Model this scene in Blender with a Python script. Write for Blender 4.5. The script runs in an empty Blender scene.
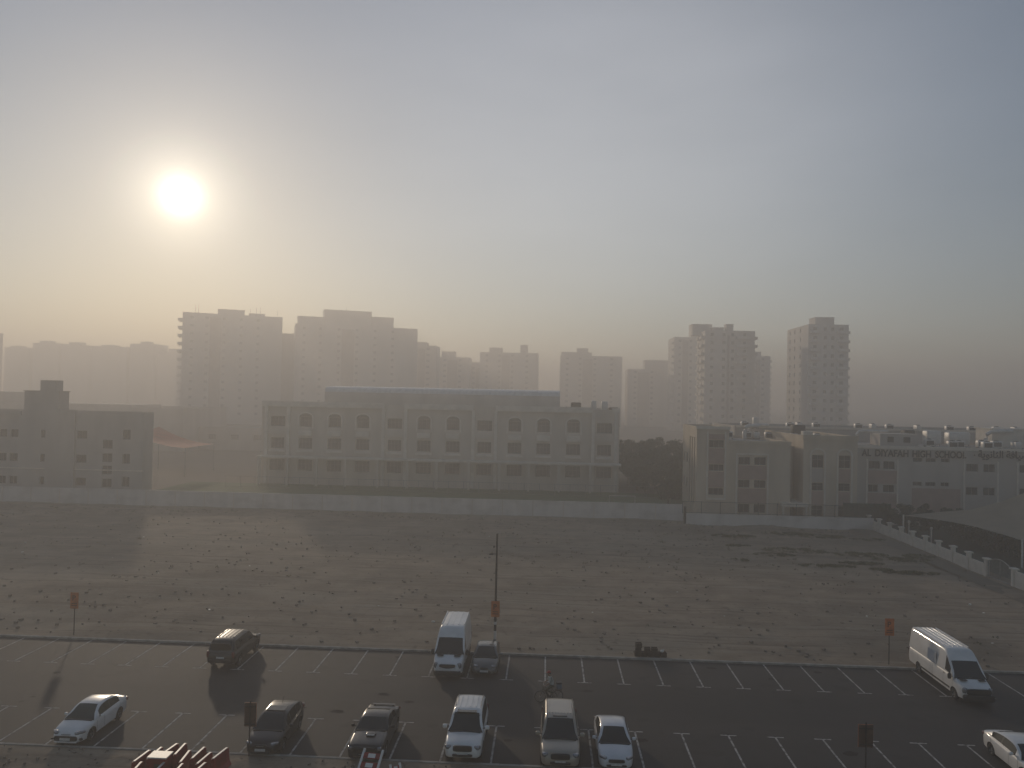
import bpy, bmesh, math, random
import numpy as np
from mathutils import Vector, Matrix, noise
R = math.radians
random.seed(7)
scn = bpy.context.scene
COL = scn.collection

# ------------------------------------------------------------------ camera
CAM_H = 18.11
cam = bpy.data.cameras.new('camera'); camo = bpy.data.objects.new('camera', cam); COL.objects.link(camo)
scn.camera = camo
cam.sensor_fit = 'HORIZONTAL'; cam.sensor_width = 36.0
cam.lens = 769.8253 / 1024 * 36.0
cam.clip_end = 6000; cam.clip_start = 0.1
pitch, roll, yaw = 0.0162, 0.0207, -0.0468
cy, sy = math.cos(yaw), math.sin(yaw); cp, sp = math.cos(pitch), math.sin(pitch); cr, sr = math.cos(roll), math.sin(roll)
_f = Vector((sy, cy, 0)); _r = Vector((cy, -sy, 0)); _u = Vector((0, 0, 1))
_f2 = _f * cp + _u * sp; _u2 = -_f * sp + _u * cp
_r3 = _r * cr + _u2 * sr; _u3 = -_r * sr + _u2 * cr
camo.matrix_world = Matrix(((_r3.x, _u3.x, -_f2.x, 0), (_r3.y, _u3.y, -_f2.y, 0), (_r3.z, _u3.z, -_f2.z, CAM_H), (0, 0, 0, 1)))

# ------------------------------------------------------------------ light
SUN_AZ, SUN_EL = R(-26.3), R(13.0)          # azimuth measured from +Y towards +X
sdir = Vector((math.sin(SUN_AZ) * math.cos(SUN_EL), math.cos(SUN_AZ) * math.cos(SUN_EL), math.sin(SUN_EL)))
sun = bpy.data.lights.new('sun', 'SUN'); suno = bpy.data.objects.new('sun', sun); COL.objects.link(suno)
sun.energy = 2.3; sun.angle = R(2.2); sun.color = (1.0, 0.83, 0.63)
suno.rotation_euler = sdir.to_track_quat('Z', 'Y').to_euler()
w = bpy.data.worlds.new('World'); scn.world = w; w.use_nodes = True
nt = w.node_tree; N = nt.nodes; LK = nt.links
bg = N['Background']; bg.inputs['Strength'].default_value = 0.07
sky = N.new('ShaderNodeTexSky'); sky.sky_type = 'NISHITA'; sky.sun_disc = False
sky.sun_elevation = SUN_EL; sky.sun_rotation = SUN_AZ % (2 * math.pi)
sky.air_density = 1.0; sky.dust_density = 0.3; sky.ozone_density = 1.0
# the sun itself as seen in the sky (the lamp is not drawn): a small disc and its bright surroundings
tc = N.new('ShaderNodeTexCoord'); dt = N.new('ShaderNodeVectorMath'); dt.operation = 'DOT_PRODUCT'
dt.inputs[1].default_value = sdir
LK.new(tc.outputs['Generated'], dt.inputs[0])
ac = N.new('ShaderNodeMath'); ac.operation = 'ARCCOSINE'; LK.new(dt.outputs['Value'], ac.inputs[0])
def gauss(sig, amp):
    a = N.new('ShaderNodeMath'); a.operation = 'DIVIDE'; LK.new(ac.outputs[0], a.inputs[0]); a.inputs[1].default_value = R(sig)
    b = N.new('ShaderNodeMath'); b.operation = 'POWER'; LK.new(a.outputs[0], b.inputs[0]); b.inputs[1].default_value = 2
    c = N.new('ShaderNodeMath'); c.operation = 'MULTIPLY'; LK.new(b.outputs[0], c.inputs[0]); c.inputs[1].default_value = -1
    d = N.new('ShaderNodeMath'); d.operation = 'EXPONENT'; LK.new(c.outputs[0], d.inputs[0])
    e = N.new('ShaderNodeMath'); e.operation = 'MULTIPLY'; LK.new(d.outputs[0], e.inputs[0]); e.inputs[1].default_value = amp
    return e.outputs[0]
g1 = gauss(1.05, 45); g2 = gauss(2.9, 14); g3 = gauss(6.5, 3.2)
ad = N.new('ShaderNodeMath'); ad.operation = 'ADD'; LK.new(g1, ad.inputs[0]); LK.new(g2, ad.inputs[1])
ad2 = N.new('ShaderNodeMath'); ad2.operation = 'ADD'; LK.new(ad.outputs[0], ad2.inputs[0]); LK.new(g3, ad2.inputs[1]); ad = ad2
sc_ = N.new('ShaderNodeVectorMath'); sc_.operation = 'SCALE'; sc_.inputs[0].default_value = (1.0, 0.88, 0.68); LK.new(ad.outputs[0], sc_.inputs['Scale'])
sm = N.new('ShaderNodeVectorMath'); sm.operation = 'ADD'; LK.new(sky.outputs[0], sm.inputs[0]); LK.new(sc_.outputs[0], sm.inputs[1])
# a high thin veil of cloud, slightly uneven
vn = N.new('ShaderNodeTexNoise'); vn.inputs['Scale'].default_value = 2.2; vn.inputs['Detail'].default_value = 5; vn.inputs['Roughness'].default_value = 0.5
vm = N.new('ShaderNodeMapping'); vm.inputs['Scale'].default_value = (1, 1, 3.0); LK.new(tc.outputs['Generated'], vm.inputs[0]); LK.new(vm.outputs[0], vn.inputs['Vector'])
vr = N.new('ShaderNodeMapRange'); vr.inputs['From Min'].default_value = 0.3; vr.inputs['From Max'].default_value = 0.7; vr.inputs['To Min'].default_value = 0.85; vr.inputs['To Max'].default_value = 1.15
LK.new(vn.outputs['Fac'], vr.inputs['Value'])
vs_ = N.new('ShaderNodeVectorMath'); vs_.operation = 'SCALE'; vs_.inputs[0].default_value = (0.5, 0.8, 1.4); LK.new(vr.outputs[0], vs_.inputs['Scale'])
va = N.new('ShaderNodeVectorMath'); va.operation = 'ADD'; LK.new(sm.outputs[0], va.inputs[0]); LK.new(vs_.outputs[0], va.inputs[1])
# sunlit thin cloud spread over the middle of the view
cdir = Vector((math.sin(R(6)) * math.cos(R(17)), math.cos(R(6)) * math.cos(R(17)), math.sin(R(17))))
d2 = N.new('ShaderNodeVectorMath'); d2.operation = 'DOT_PRODUCT'; d2.inputs[1].default_value = cdir; LK.new(tc.outputs['Generated'], d2.inputs[0])
a2 = N.new('ShaderNodeMath'); a2.operation = 'ARCCOSINE'; LK.new(d2.outputs['Value'], a2.inputs[0])
sun_ang = ac; ac = a2; g4 = gauss(21, 4.9); ac = sun_ang
m4 = N.new('ShaderNodeMath'); m4.operation = 'MULTIPLY'; LK.new(g4, m4.inputs[0]); LK.new(vr.outputs[0], m4.inputs[1])
s4 = N.new('ShaderNodeVectorMath'); s4.operation = 'SCALE'; s4.inputs[0].default_value = (1.05, 0.93, 0.78); LK.new(m4.outputs[0], s4.inputs['Scale'])
vb = N.new('ShaderNodeVectorMath'); vb.operation = 'ADD'; LK.new(va.outputs[0], vb.inputs[0]); LK.new(s4.outputs[0], vb.inputs[1])
LK.new(vb.outputs[0], bg.inputs['Color'])
scn.view_settings.view_transform = 'Standard'; scn.view_settings.look = 'None'
scn.view_settings.exposure = -0.42; scn.view_settings.gamma = 1.0
scn.render.engine = 'CYCLES'
scn.cycles.use_denoising = True
scn.cycles.volume_bounces = 2; scn.cycles.max_bounces = 6
HAZE_DENSITY = 0.0032; HAZE_G = 0.46

# ------------------------------------------------------------------ materials
def mat(name, col, rough=0.8, metal=0.0, var=0.12, scale=3.0, bump=0.0, bscale=20.0, coat=0.0, col2=None, spec=0.5, stretch=None, lo=0.35, hi=0.65, detail=6):
    m = bpy.data.materials.new(name); m.use_nodes = True
    t = m.node_tree; n = t.nodes; l = t.links; b = n['Principled BSDF']
    b.inputs['Roughness'].default_value = rough; b.inputs['Metallic'].default_value = metal
    b.inputs['Coat Weight'].default_value = coat; b.inputs['Specular IOR Level'].default_value = spec
    b.inputs['Coat Roughness'].default_value = 0.08
    if col2 is None: col2 = tuple(c * (1 - var) for c in col); col1 = tuple(min(1, c * (1 + var)) for c in col)
    else: col1 = col
    tx = n.new('ShaderNodeTexCoord'); mp = n.new('ShaderNodeMapping'); l.new(tx.outputs['Object'], mp.inputs[0])
    if stretch: mp.inputs['Scale'].default_value = stretch
    ns = n.new('ShaderNodeTexNoise'); ns.inputs['Scale'].default_value = scale; ns.inputs['Detail'].default_value = detail
    l.new(mp.outputs[0], ns.inputs['Vector'])
    rp = n.new('ShaderNodeValToRGB'); rp.color_ramp.elements[0].position = lo; rp.color_ramp.elements[1].position = hi
    rp.color_ramp.elements[0].color = (*col2, 1); rp.color_ramp.elements[1].color = (*col1, 1)
    l.new(ns.outputs['Fac'], rp.inputs[0]); l.new(rp.outputs[0], b.inputs['Base Color'])
    if bump:
        n2 = n.new('ShaderNodeTexNoise'); n2.inputs['Scale'].default_value = bscale; n2.inputs['Detail'].default_value = 5
        l.new(mp.outputs[0], n2.inputs['Vector'])
        bp = n.new('ShaderNodeBump'); bp.inputs['Strength'].default_value = bump; bp.inputs['Distance'].default_value = 0.05
        l.new(n2.outputs['Fac'], bp.inputs['Height']); l.new(bp.outputs[0], b.inputs['Normal'])
    return m

def layered(m, scale, c, lo, hi, fac=0.6, stretch=None, detail=4):
    """mix a second patchy colour over a material made by mat()"""
    t = m.node_tree; n = t.nodes; l = t.links; b = n['Principled BSDF']
    src = b.inputs['Base Color'].links[0].from_socket
    tx = n.new('ShaderNodeTexCoord'); mp = n.new('ShaderNodeMapping'); l.new(tx.outputs['Object'], mp.inputs[0])
    mp.inputs['Location'].default_value = (scale * 13.7, 3.1, 0)
    if stretch: mp.inputs['Scale'].default_value = stretch
    ns = n.new('ShaderNodeTexNoise'); ns.inputs['Scale'].default_value = scale; ns.inputs['Detail'].default_value = detail
    l.new(mp.outputs[0], ns.inputs['Vector'])
    mr = n.new('ShaderNodeMapRange'); mr.inputs['From Min'].default_value = lo; mr.inputs['From Max'].default_value = hi
    mr.inputs['To Max'].default_value = fac; l.new(ns.outputs['Fac'], mr.inputs['Value'])
    mx = n.new('ShaderNodeMix'); mx.data_type = 'RGBA'; l.new(mr.outputs[0], mx.inputs['Factor'])
    l.new(src, mx.inputs['A']); mx.inputs['B'].default_value = (*c, 1)
    l.new(mx.outputs['Result'], b.inputs['Base Color'])
    return m

M = {}
M['dirt'] = mat('sandy_dirt', (0.35, 0.275, 0.2), 0.95, scale=0.35, col2=(0.25, 0.195, 0.14), bump=0.9, bscale=2.2, spec=0.1)
layered(M['dirt'], 0.05, (0.15, 0.125, 0.095), 0.5, 0.64, 0.6)
layered(M['dirt'], 0.11, (0.34, 0.285, 0.215), 0.5, 0.72, 0.7, stretch=(0.35, 1.2, 1))
layered(M['dirt'], 1.6, (0.12, 0.095, 0.07), 0.6, 0.72, 0.65)
layered(M['dirt'], 0.25, (0.19, 0.15, 0.115), 0.52, 0.62, 0.4, stretch=(0.3, 1.4, 1), detail=8)
layered(M['dirt'], 3.5, (0.36, 0.3, 0.23), 0.58, 0.7, 0.35, detail=3)
layered(M['dirt'], 0.5, (0.36, 0.31, 0.24), 0.56, 0.66, 0.35, stretch=(0.12, 2.6, 1))
layered(M['dirt'], 0.8, (0.12, 0.095, 0.07), 0.55, 0.66, 0.5, stretch=(0.07, 2.4, 1), detail=8)
M['ground'] = mat('far_ground', (0.24, 0.2, 0.155), 0.95, scale=0.02, col2=(0.17, 0.145, 0.11), spec=0.1)
M['asphalt'] = mat('asphalt', (0.05, 0.045, 0.042), 0.72, scale=0.5, col2=(0.042, 0.038, 0.035), bump=0.35, bscale=40, spec=0.3)
layered(M['asphalt'], 0.16, (0.066, 0.058, 0.049), 0.48, 0.7, 0.5, stretch=(0.4, 1.6, 1), detail=9)
layered(M['asphalt'], 0.7, (0.024, 0.022, 0.022), 0.62, 0.72, 0.7)
layered(M['asphalt'], 7.0, (0.1, 0.095, 0.09), 0.6, 0.8, 0.4)
layered(M['asphalt'], 0.045, (0.026, 0.025, 0.026), 0.48, 0.6, 0.75, stretch=(0.35, 2.2, 1))
layered(M['asphalt'], 0.33, (0.02, 0.018, 0.017), 0.6, 0.68, 0.6, stretch=(1, 1.6, 1), detail=8)
M['oil'] = mat('oil_soaked_asphalt', (0.038, 0.034, 0.032), 0.9, scale=2.5, var=0.3, spec=0.1)
M['line'] = mat('worn_line_paint', (0.5, 0.48, 0.44), 0.8, scale=3.5, col2=(0.17, 0.16, 0.145), lo=0.36, hi=0.56, spec=0.2)
M['kerb'] = mat('concrete_kerb', (0.34, 0.31, 0.27), 0.9, scale=2.0, var=0.25, bump=0.3)
M['wallplaster'] = mat('boundary_plaster', (0.72, 0.66, 0.6), 0.9, scale=0.5, col2=(0.6, 0.55, 0.5), bump=0.1, stretch=(1, 1, 0.3))
layered(M['wallplaster'], 0.35, (0.4, 0.35, 0.3), 0.5, 0.72, 0.5, stretch=(1, 1, 1.6), detail=9)
M['cream'] = mat('cream_plaster', (0.58, 0.48, 0.36), 0.9, scale=0.4, var=0.1, stretch=(1, 1, 0.3))
M['softcream'] = mat('central_school_plaster', (0.62, 0.54, 0.45), 0.9, scale=0.25, var=0.12, stretch=(1, 1, 0.3))
M['softtrim'] = mat('central_school_trim', (0.72, 0.65, 0.56), 0.9, scale=0.8, var=0.1)
M['creamlight'] = mat('pale_trim_plaster', (0.7, 0.63, 0.53), 0.85, scale=1.2, var=0.08)
M['rose'] = mat('rose_plaster', (0.38, 0.27, 0.22), 0.9, scale=0.7, var=0.1)
M['greige'] = mat('grey_beige_plaster', (0.47, 0.42, 0.365), 0.9, scale=0.3, var=0.1, stretch=(1, 1, 0.3))
M['towerwall'] = mat('tower_plaster', (0.66, 0.6, 0.53), 0.9, scale=0.12, var=0.1, stretch=(1, 1, 0.3))
M['towerdark'] = mat('brown_and_recess_shade', (0.36, 0.31, 0.27), 0.9, scale=0.3, var=0.1)  # brown of roof tanks; on towers the painted shade of a recess
M['roofgrey'] = mat('roof_screed', (0.3, 0.28, 0.26), 0.9, scale=0.8, var=0.2)
M['vault'] = mat('metal_roof_sheet', (0.72, 0.69, 0.64), 0.42, 0.1, scale=0.6, var=0.1, stretch=(3, 1, 1))
M['farglass'] = mat('haze_paled_glass', (0.13, 0.125, 0.12), 0.3, scale=0.15, var=0.3)  # glass paled so distant windows carry the haze in their colour
M['glass'] = mat('window_glass', (0.03, 0.034, 0.037), 0.1, scale=0.9, var=0.35, spec=0.6)
M['frame'] = mat('window_frame_aluminium', (0.32, 0.3, 0.28), 0.5, 0.2, scale=2)
M['dark'] = mat('dark_plastic', (0.02, 0.02, 0.02), 0.55, scale=4)
M['steel'] = mat('galvanised_steel', (0.3, 0.29, 0.28), 0.45, 0.7, scale=3, var=0.15)
M['darksteel'] = mat('weathered_dark_pole', (0.05, 0.042, 0.036), 0.7, 0.2, scale=3, var=0.3)
M['whitesheet'] = mat('white_sheet_metal', (0.66, 0.62, 0.56), 0.45, 0.1, scale=2, var=0.1)
M['orange'] = mat('orange_sign_sheet', (0.52, 0.14, 0.035), 0.55, scale=3, var=0.2)
M['signdark'] = mat('dark_sign_print', (0.16, 0.045, 0.02), 0.6, scale=4)
M['signback'] = mat('sign_back_brown', (0.11, 0.065, 0.045), 0.6, 0.2, scale=3, var=0.2)
M['tent'] = mat('beige_tensile_fabric', (0.3, 0.25, 0.18), 0.9, scale=0.5, var=0.08, spec=0.2)
M['redtent'] = mat('red_shade_fabric', (0.4, 0.09, 0.06), 0.9, scale=0.6, var=0.15)
M['turf'] = mat('green_turf', (0.085, 0.13, 0.05), 0.95, scale=0.6, var=0.2, bump=0.3)
M['leaf'] = mat('leaf_green', (0.055, 0.075, 0.035), 0.7, scale=1.3, col2=(0.03, 0.045, 0.02), spec=0.2)
M['leaf2'] = mat('leaf_dusty', (0.075, 0.085, 0.045), 0.8, scale=1.3, col2=(0.045, 0.055, 0.028), spec=0.2)
M['scrub'] = mat('dusty_scrub_leaf', (0.13, 0.14, 0.07), 0.85, scale=1.5, col2=(0.08, 0.085, 0.045), spec=0.1)
M['bark'] = mat('bark', (0.12, 0.09, 0.065), 0.9, scale=4, var=0.25)
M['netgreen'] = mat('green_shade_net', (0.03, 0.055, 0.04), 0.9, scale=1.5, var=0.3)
M['letter'] = mat('bronze_letter', (0.02, 0.012, 0.009), 0.8, scale=2)
M['redplastic'] = mat('faded_red_plastic', (0.25, 0.014, 0.011), 0.42, scale=2.5, var=0.3)
M['whiteplastic_glint'] = mat('dusty_white_plastic_and_glint', (0.72, 0.67, 0.6), 0.35, scale=2.5, var=0.15)  # real white plastic, and the painted sun glint on barrier tops
M['tyre'] = mat('tyre_rubber', (0.018, 0.017, 0.016), 0.85, scale=6, var=0.2)
M['rim'] = mat('alloy_rim', (0.3, 0.3, 0.3), 0.35, 0.8, scale=5)
M['carglass'] = mat('car_glass', (0.012, 0.017, 0.016), 0.05, scale=1.5, var=0.3, spec=0.7)
M['carglassgreen'] = mat('car_glass_green_tint', (0.03, 0.045, 0.035), 0.06, scale=1.5, var=0.3, spec=0.7)
M['lamp'] = mat('headlamp_lens', (0.24, 0.24, 0.25), 0.12, 0.3, scale=9, var=0.3, coat=1)
M['tail'] = mat('tail_lamp_red', (0.14, 0.01, 0.01), 0.2, scale=5, coat=1)
M['plate'] = mat('number_plate_white', (0.6, 0.58, 0.54), 0.5, scale=9)
M['crate'] = mat('dark_crate_wood', (0.05, 0.033, 0.022), 0.85, scale=4, var=0.35)
M['stone'] = mat('field_stone', (0.22, 0.18, 0.14), 0.95, scale=3, var=0.25)
M['rubblewhite'] = mat('pale_litter', (0.7, 0.68, 0.62), 0.6, scale=3, var=0.1)
M['skin'] = mat('skin', (0.22, 0.12, 0.08), 0.6, scale=5, var=0.08)
M['shirt'] = mat('grey_shirt', (0.42, 0.42, 0.37), 0.85, scale=6, var=0.15)
M['trouser'] = mat('olive_trousers', (0.05, 0.052, 0.035), 0.85, scale=6, var=0.2)
M['cap'] = mat('red_cap', (0.35, 0.03, 0.03), 0.7, scale=5)
M['hair'] = mat('black_hair', (0.012, 0.01, 0.01), 0.7, scale=8)
M['bluecloth'] = mat('blue_grey_bag', (0.11, 0.14, 0.17), 0.85, scale=6, var=0.2)
def paint(name, col, rough=0.32, metal=0.0, coat=0.8, dust=0.22):
    m = mat(name, col, rough, metal, var=0.05, scale=1.2, coat=coat)
    layered(m, 1.3, (0.3, 0.26, 0.2), 0.5, 0.8, dust)          # thin coat of dust
    return m
M['p_white'] = paint('car_paint_white', (0.76, 0.73, 0.69))
M['p_pearl'] = paint('car_paint_pearl', (0.66, 0.65, 0.65))
M['p_beige'] = paint('car_paint_beige', (0.36, 0.31, 0.245), 0.35, 0.2)
M['p_black'] = paint('car_paint_black', (0.008, 0.008, 0.008), 0.3, 0, .35, .06)
M['p_navy'] = paint('car_paint_slate', (0.014, 0.017, 0.02), 0.3, 0.1, .45, .06)
M['p_char'] = paint('car_paint_charcoal', (0.014, 0.013, 0.015), 0.3, 0.1, .4, .06)
M['p_patch'] = paint('faded_grey_decal', (0.55, 0.57, 0.6), 0.6, 0, 0.1)
M['p_grey'] = paint('car_paint_grey', (0.11, 0.112, 0.11), 0.35, 0.3)

# ------------------------------------------------------------------ mesh helpers
def link(o, parent=None):
    COL.objects.link(o)
    if parent is not None: o.parent = parent
    return o
def tag(o, label=None, cat=None, group=None, kind=None):
    if label: o['label'] = label
    if cat: o['category'] = cat
    if group: o['group'] = group
    if kind: o['kind'] = kind
    return o
def empty(name, loc=(0, 0, 0), rz=0.0):
    o = bpy.data.objects.new(name, None); o.location = loc; o.rotation_euler = (0, 0, rz); o.empty_display_size = 0.3
    return link(o)
def copy_tree(o, parent=None):
    c = o.copy(); COL.objects.link(c)
    if parent is not None: c.parent = parent
    for ch in list(o.children): copy_tree(ch, c)
    return c

class MB:
    def __init__(s): s.v = []; s.f = []; s.m = []; s.mats = []
    def mi(s, m):
        if m not in s.mats: s.mats.append(m)
        return s.mats.index(m)
    def poly(s, pts, m):
        b = len(s.v); s.v += [tuple(p) for p in pts]; s.f.append(tuple(range(b, b + len(pts)))); s.m.append(s.mi(m))
    def box(s, x0, x1, y0, y1, z0, z1, m, rot=0.0, c=None):
        P = [(x0, y0, z0), (x1, y0, z0), (x1, y1, z0), (x0, y1, z0), (x0, y0, z1), (x1, y0, z1), (x1, y1, z1), (x0, y1, z1)]
        if rot:
            cx, cyy = c or ((x0 + x1) / 2, (y0 + y1) / 2); ca, sa = math.cos(rot), math.sin(rot)
            P = [(cx + (p[0] - cx) * ca - (p[1] - cyy) * sa, cyy + (p[0] - cx) * sa + (p[1] - cyy) * ca, p[2]) for p in P]
        b = len(s.v); s.v += P; k = s.mi(m)
        for q in ((0, 3, 2, 1), (4, 5, 6, 7), (0, 1, 5, 4), (1, 2, 6, 5), (2, 3, 7, 6), (3, 0, 4, 7)):
            s.f.append(tuple(b + i for i in q)); s.m.append(k)
        return s
    def tube(s, pts, r, m, n=8, cap=True):
        pts = [Vector(p) for p in pts]; rs = r if isinstance(r, (list, tuple)) else [r] * len(pts)
        b = len(s.v); k = s.mi(m)
        for i, p in enumerate(pts):
            d = (pts[min(i + 1, len(pts) - 1)] - pts[max(i - 1, 0)]).normalized()
            a = d.orthogonal().normalized() if abs(d.z) > 0.99 else d.cross(Vector((0, 0, 1))).normalized()
            c = d.cross(a)
            for j in range(n):
                t = 2 * math.pi * j / n
                s.v.append(tuple(p + (a * math.cos(t) + c * math.sin(t)) * rs[i]))
        for i in range(len(pts) - 1):
            for j in range(n):
                s.f.append((b + i * n + j, b + i * n + (j + 1) % n, b + (i + 1) * n + (j + 1) % n, b + (i + 1) * n + j)); s.m.append(k)
        if cap:
            s.f.append(tuple(b + j for j in range(n))[::-1]); s.m.append(k)
            s.f.append(tuple(b + (len(pts) - 1) * n + j for j in range(n))); s.m.append(k)
        return s
    def lathe(s, prof, c, axis, m, n=20):
        """prof: (radius, offset along axis)"""
        ax = Vector(axis).normalized(); a = ax.orthogonal().normalized(); d = ax.cross(a); c = Vector(c)
        b = len(s.v); k = s.mi(m)
        for r, h in prof:
            for j in range(n):
                t = 2 * math.pi * j / n; s.v.append(tuple(c + ax * h + (a * math.cos(t) + d * math.sin(t)) * r))
        for i in range(len(prof) - 1):
            for j in range(n):
                s.f.append((b + i * n + j, b + (i + 1) * n + j, b + (i + 1) * n + (j + 1) % n, b + i * n + (j + 1) % n)); s.m.append(k)
        return s
    def rbox(s, c, sz, m, rz=0.0, ry=0.0, rx=0.0, e=0.45, n=(5, 5, 5)):
        """rounded box (superellipsoid)"""
        k = s.mi(m); b = len(s.v); U, V = 16, 8
        rot = Matrix.Rotation(rz, 3, 'Z') @ Matrix.Rotation(ry, 3, 'Y') @ Matrix.Rotation(rx, 3, 'X')
        def sg(x, p): return math.copysign(abs(x) ** p, x)
        for i in range(V + 1):
            ph = -math.pi / 2 + math.pi * i / V
            for j in range(U):
                th = 2 * math.pi * (j + 0.5) / U
                q = Vector((sz[0] / 2 * sg(math.cos(ph), e) * sg(math.cos(th), e), sz[1] / 2 * sg(math.cos(ph), e) * sg(math.sin(th), e), sz[2] / 2 * sg(math.sin(ph), e)))
                s.v.append(tuple(Vector(c) + rot @ q))
        for i in range(V):
            for j in range(U):
                s.f.append((b + i * U + j, b + i * U + (j + 1) % U, b + (i + 1) * U + (j + 1) % U, b + (i + 1) * U + j)); s.m.append(k)
        return s
    def mesh(s, name, smooth=None, fix=False):
        me = bpy.data.meshes.new(name); me.from_pydata(s.v, [], s.f)
        for m in s.mats: me.materials.append(M[m] if isinstance(m, str) else m)
        me.polygons.foreach_set('material_index', s.m)
        if smooth is not None or fix:
            bm = bmesh.new(); bm.from_mesh(me); bmesh.ops.remove_doubles(bm, verts=bm.verts, dist=1e-4)
            bmesh.ops.dissolve_degenerate(bm, edges=bm.edges, dist=1e-4)
            bmesh.ops.recalc_face_normals(bm, faces=bm.faces); bm.to_mesh(me); bm.free()
        if smooth is not None:
            me.polygons.foreach_set('use_smooth', [True] * len(me.polygons)); me.set_sharp_from_angle(angle=R(smooth))
        me.update(); return me
    def build(s, name, parent=None, smooth=None, fix=False):
        return link(bpy.data.objects.new(name, s.mesh(name, smooth, fix)), parent)

def panel(mb, o, u, W, z0, z1, holes, m, depth=0.18, nrm=None, rm=None):
    """vertical wall panel with real openings. o: (x,y) at u=0; u: unit dir (x,y); nrm: outward normal; holes: (u0,u1,za,zb)"""
    o = Vector((o[0], o[1], 0)); u = Vector((u[0], u[1], 0)); n = Vector((nrm[0], nrm[1], 0)); rm = rm or m
    us = sorted(set([0, W] + [h[0] for h in holes] + [h[1] for h in holes])); zs = sorted(set([z0, z1] + [h[2] for h in holes] + [h[3] for h in holes]))
    P = lambda a, z, d=0: o + u * a + Vector((0, 0, z)) - n * d
    for j in range(len(zs) - 1):
        run = None
        for i in range(len(us) - 1):
            cu, cz = (us[i] + us[i + 1]) / 2, (zs[j] + zs[j + 1]) / 2
            inside = any(h[0] < cu < h[1] and h[2] < cz < h[3] for h in holes)
            if not inside:
                if run is None: run = us[i]
            if (inside or i == len(us) - 2) and run is not None:
                e = us[i] if inside else us[i + 1]
                mb.poly([P(run, zs[j]), P(e, zs[j]), P(e, zs[j + 1]), P(run, zs[j + 1])], m); run = None
    for a, b, c, d in holes:
        mb.poly([P(a, c), P(b, c), P(b, c, depth), P(a, c, depth)], rm)
        mb.poly([P(a, d), P(b, d), P(b, d, depth), P(a, d, depth)], rm)
        mb.poly([P(a, c), P(a, d), P(a, d, depth), P(a, c, depth)], rm)
        mb.poly([P(b, c), P(b, d), P(b, d, depth), P(b, c, depth)], rm)

_wcache = {}
def window_mesh(wd, ht, kind='plain'):
    """window local coords: x along the wall, -y outward, z up, origin lower left corner"""
    key = (round(wd, 2), round(ht, 2), kind)
    if key in _wcache: return _wcache[key]
    b = MB(); t = 0.05 if kind != 'far' else 0.1
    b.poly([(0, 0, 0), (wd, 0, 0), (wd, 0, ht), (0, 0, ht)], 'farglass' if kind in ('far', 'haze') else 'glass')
    b.box(0.005, wd - 0.005, -0.06, -0.01, 0.005, t, 'frame'); b.box(0.005, wd - 0.005, -0.06, -0.01, ht - t, ht - 0.005, 'frame')
    b.box(0.005, t, -0.06, -0.01, t, ht - t, 'frame'); b.box(wd - t, wd - 0.005, -0.06, -0.01, t, ht - t, 'frame')
    k = max(1, round(wd / 0.75)) if kind != 'far' else 1
    for i in range(1, k): b.box(wd * i / k - t / 2, wd * i / k + t / 2, -0.055, -0.012, t, ht - t, 'frame')
    if kind in ('grid', 'haze'): b.box(t, wd - t, -0.05, -0.014, ht * 0.62, ht * 0.62 + t * .8, 'frame')
    _wcache[key] = b.mesh('window'); return _wcache[key]
def put_window(parent, o, u, nrm, h, depth, kind='plain', base=(0, 0)):
    me = window_mesh(h[1] - h[0], h[3] - h[2], kind)
    ob = bpy.data.objects.new('window', me)
    ob.location = (o[0] + u[0] * h[0] - nrm[0] * depth - base[0], o[1] + u[1] * h[0] - nrm[1] * depth - base[1], h[2])
    ob.rotation_euler = (0, 0, math.atan2(u[1], u[0]))
    return link(ob, parent)

# ------------------------------------------------------------------ haze
def make_haze():
    b = MB(); b.box(-900, 900, -70, 1500, -1.6, 64.5, 'dirt'); o = b.build('haze'); tag(o, 'pale morning fog', 'haze', kind='stuff')
    m = bpy.data.materials.new('haze'); m.use_nodes = True; t = m.node_tree; t.nodes.clear()
    out = t.nodes.new('ShaderNodeOutputMaterial'); pv = t.nodes.new('ShaderNodeVolumePrincipled')
    pv.inputs['Color'].default_value = (0.85, 0.81, 0.77, 1); pv.inputs['Density'].default_value = HAZE_DENSITY
    pv.inputs['Anisotropy'].default_value = HAZE_G
    t.links.new(pv.outputs[0], out.inputs['Volume'])
    o.data.materials.clear(); o.data.materials.append(m)
make_haze()

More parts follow.
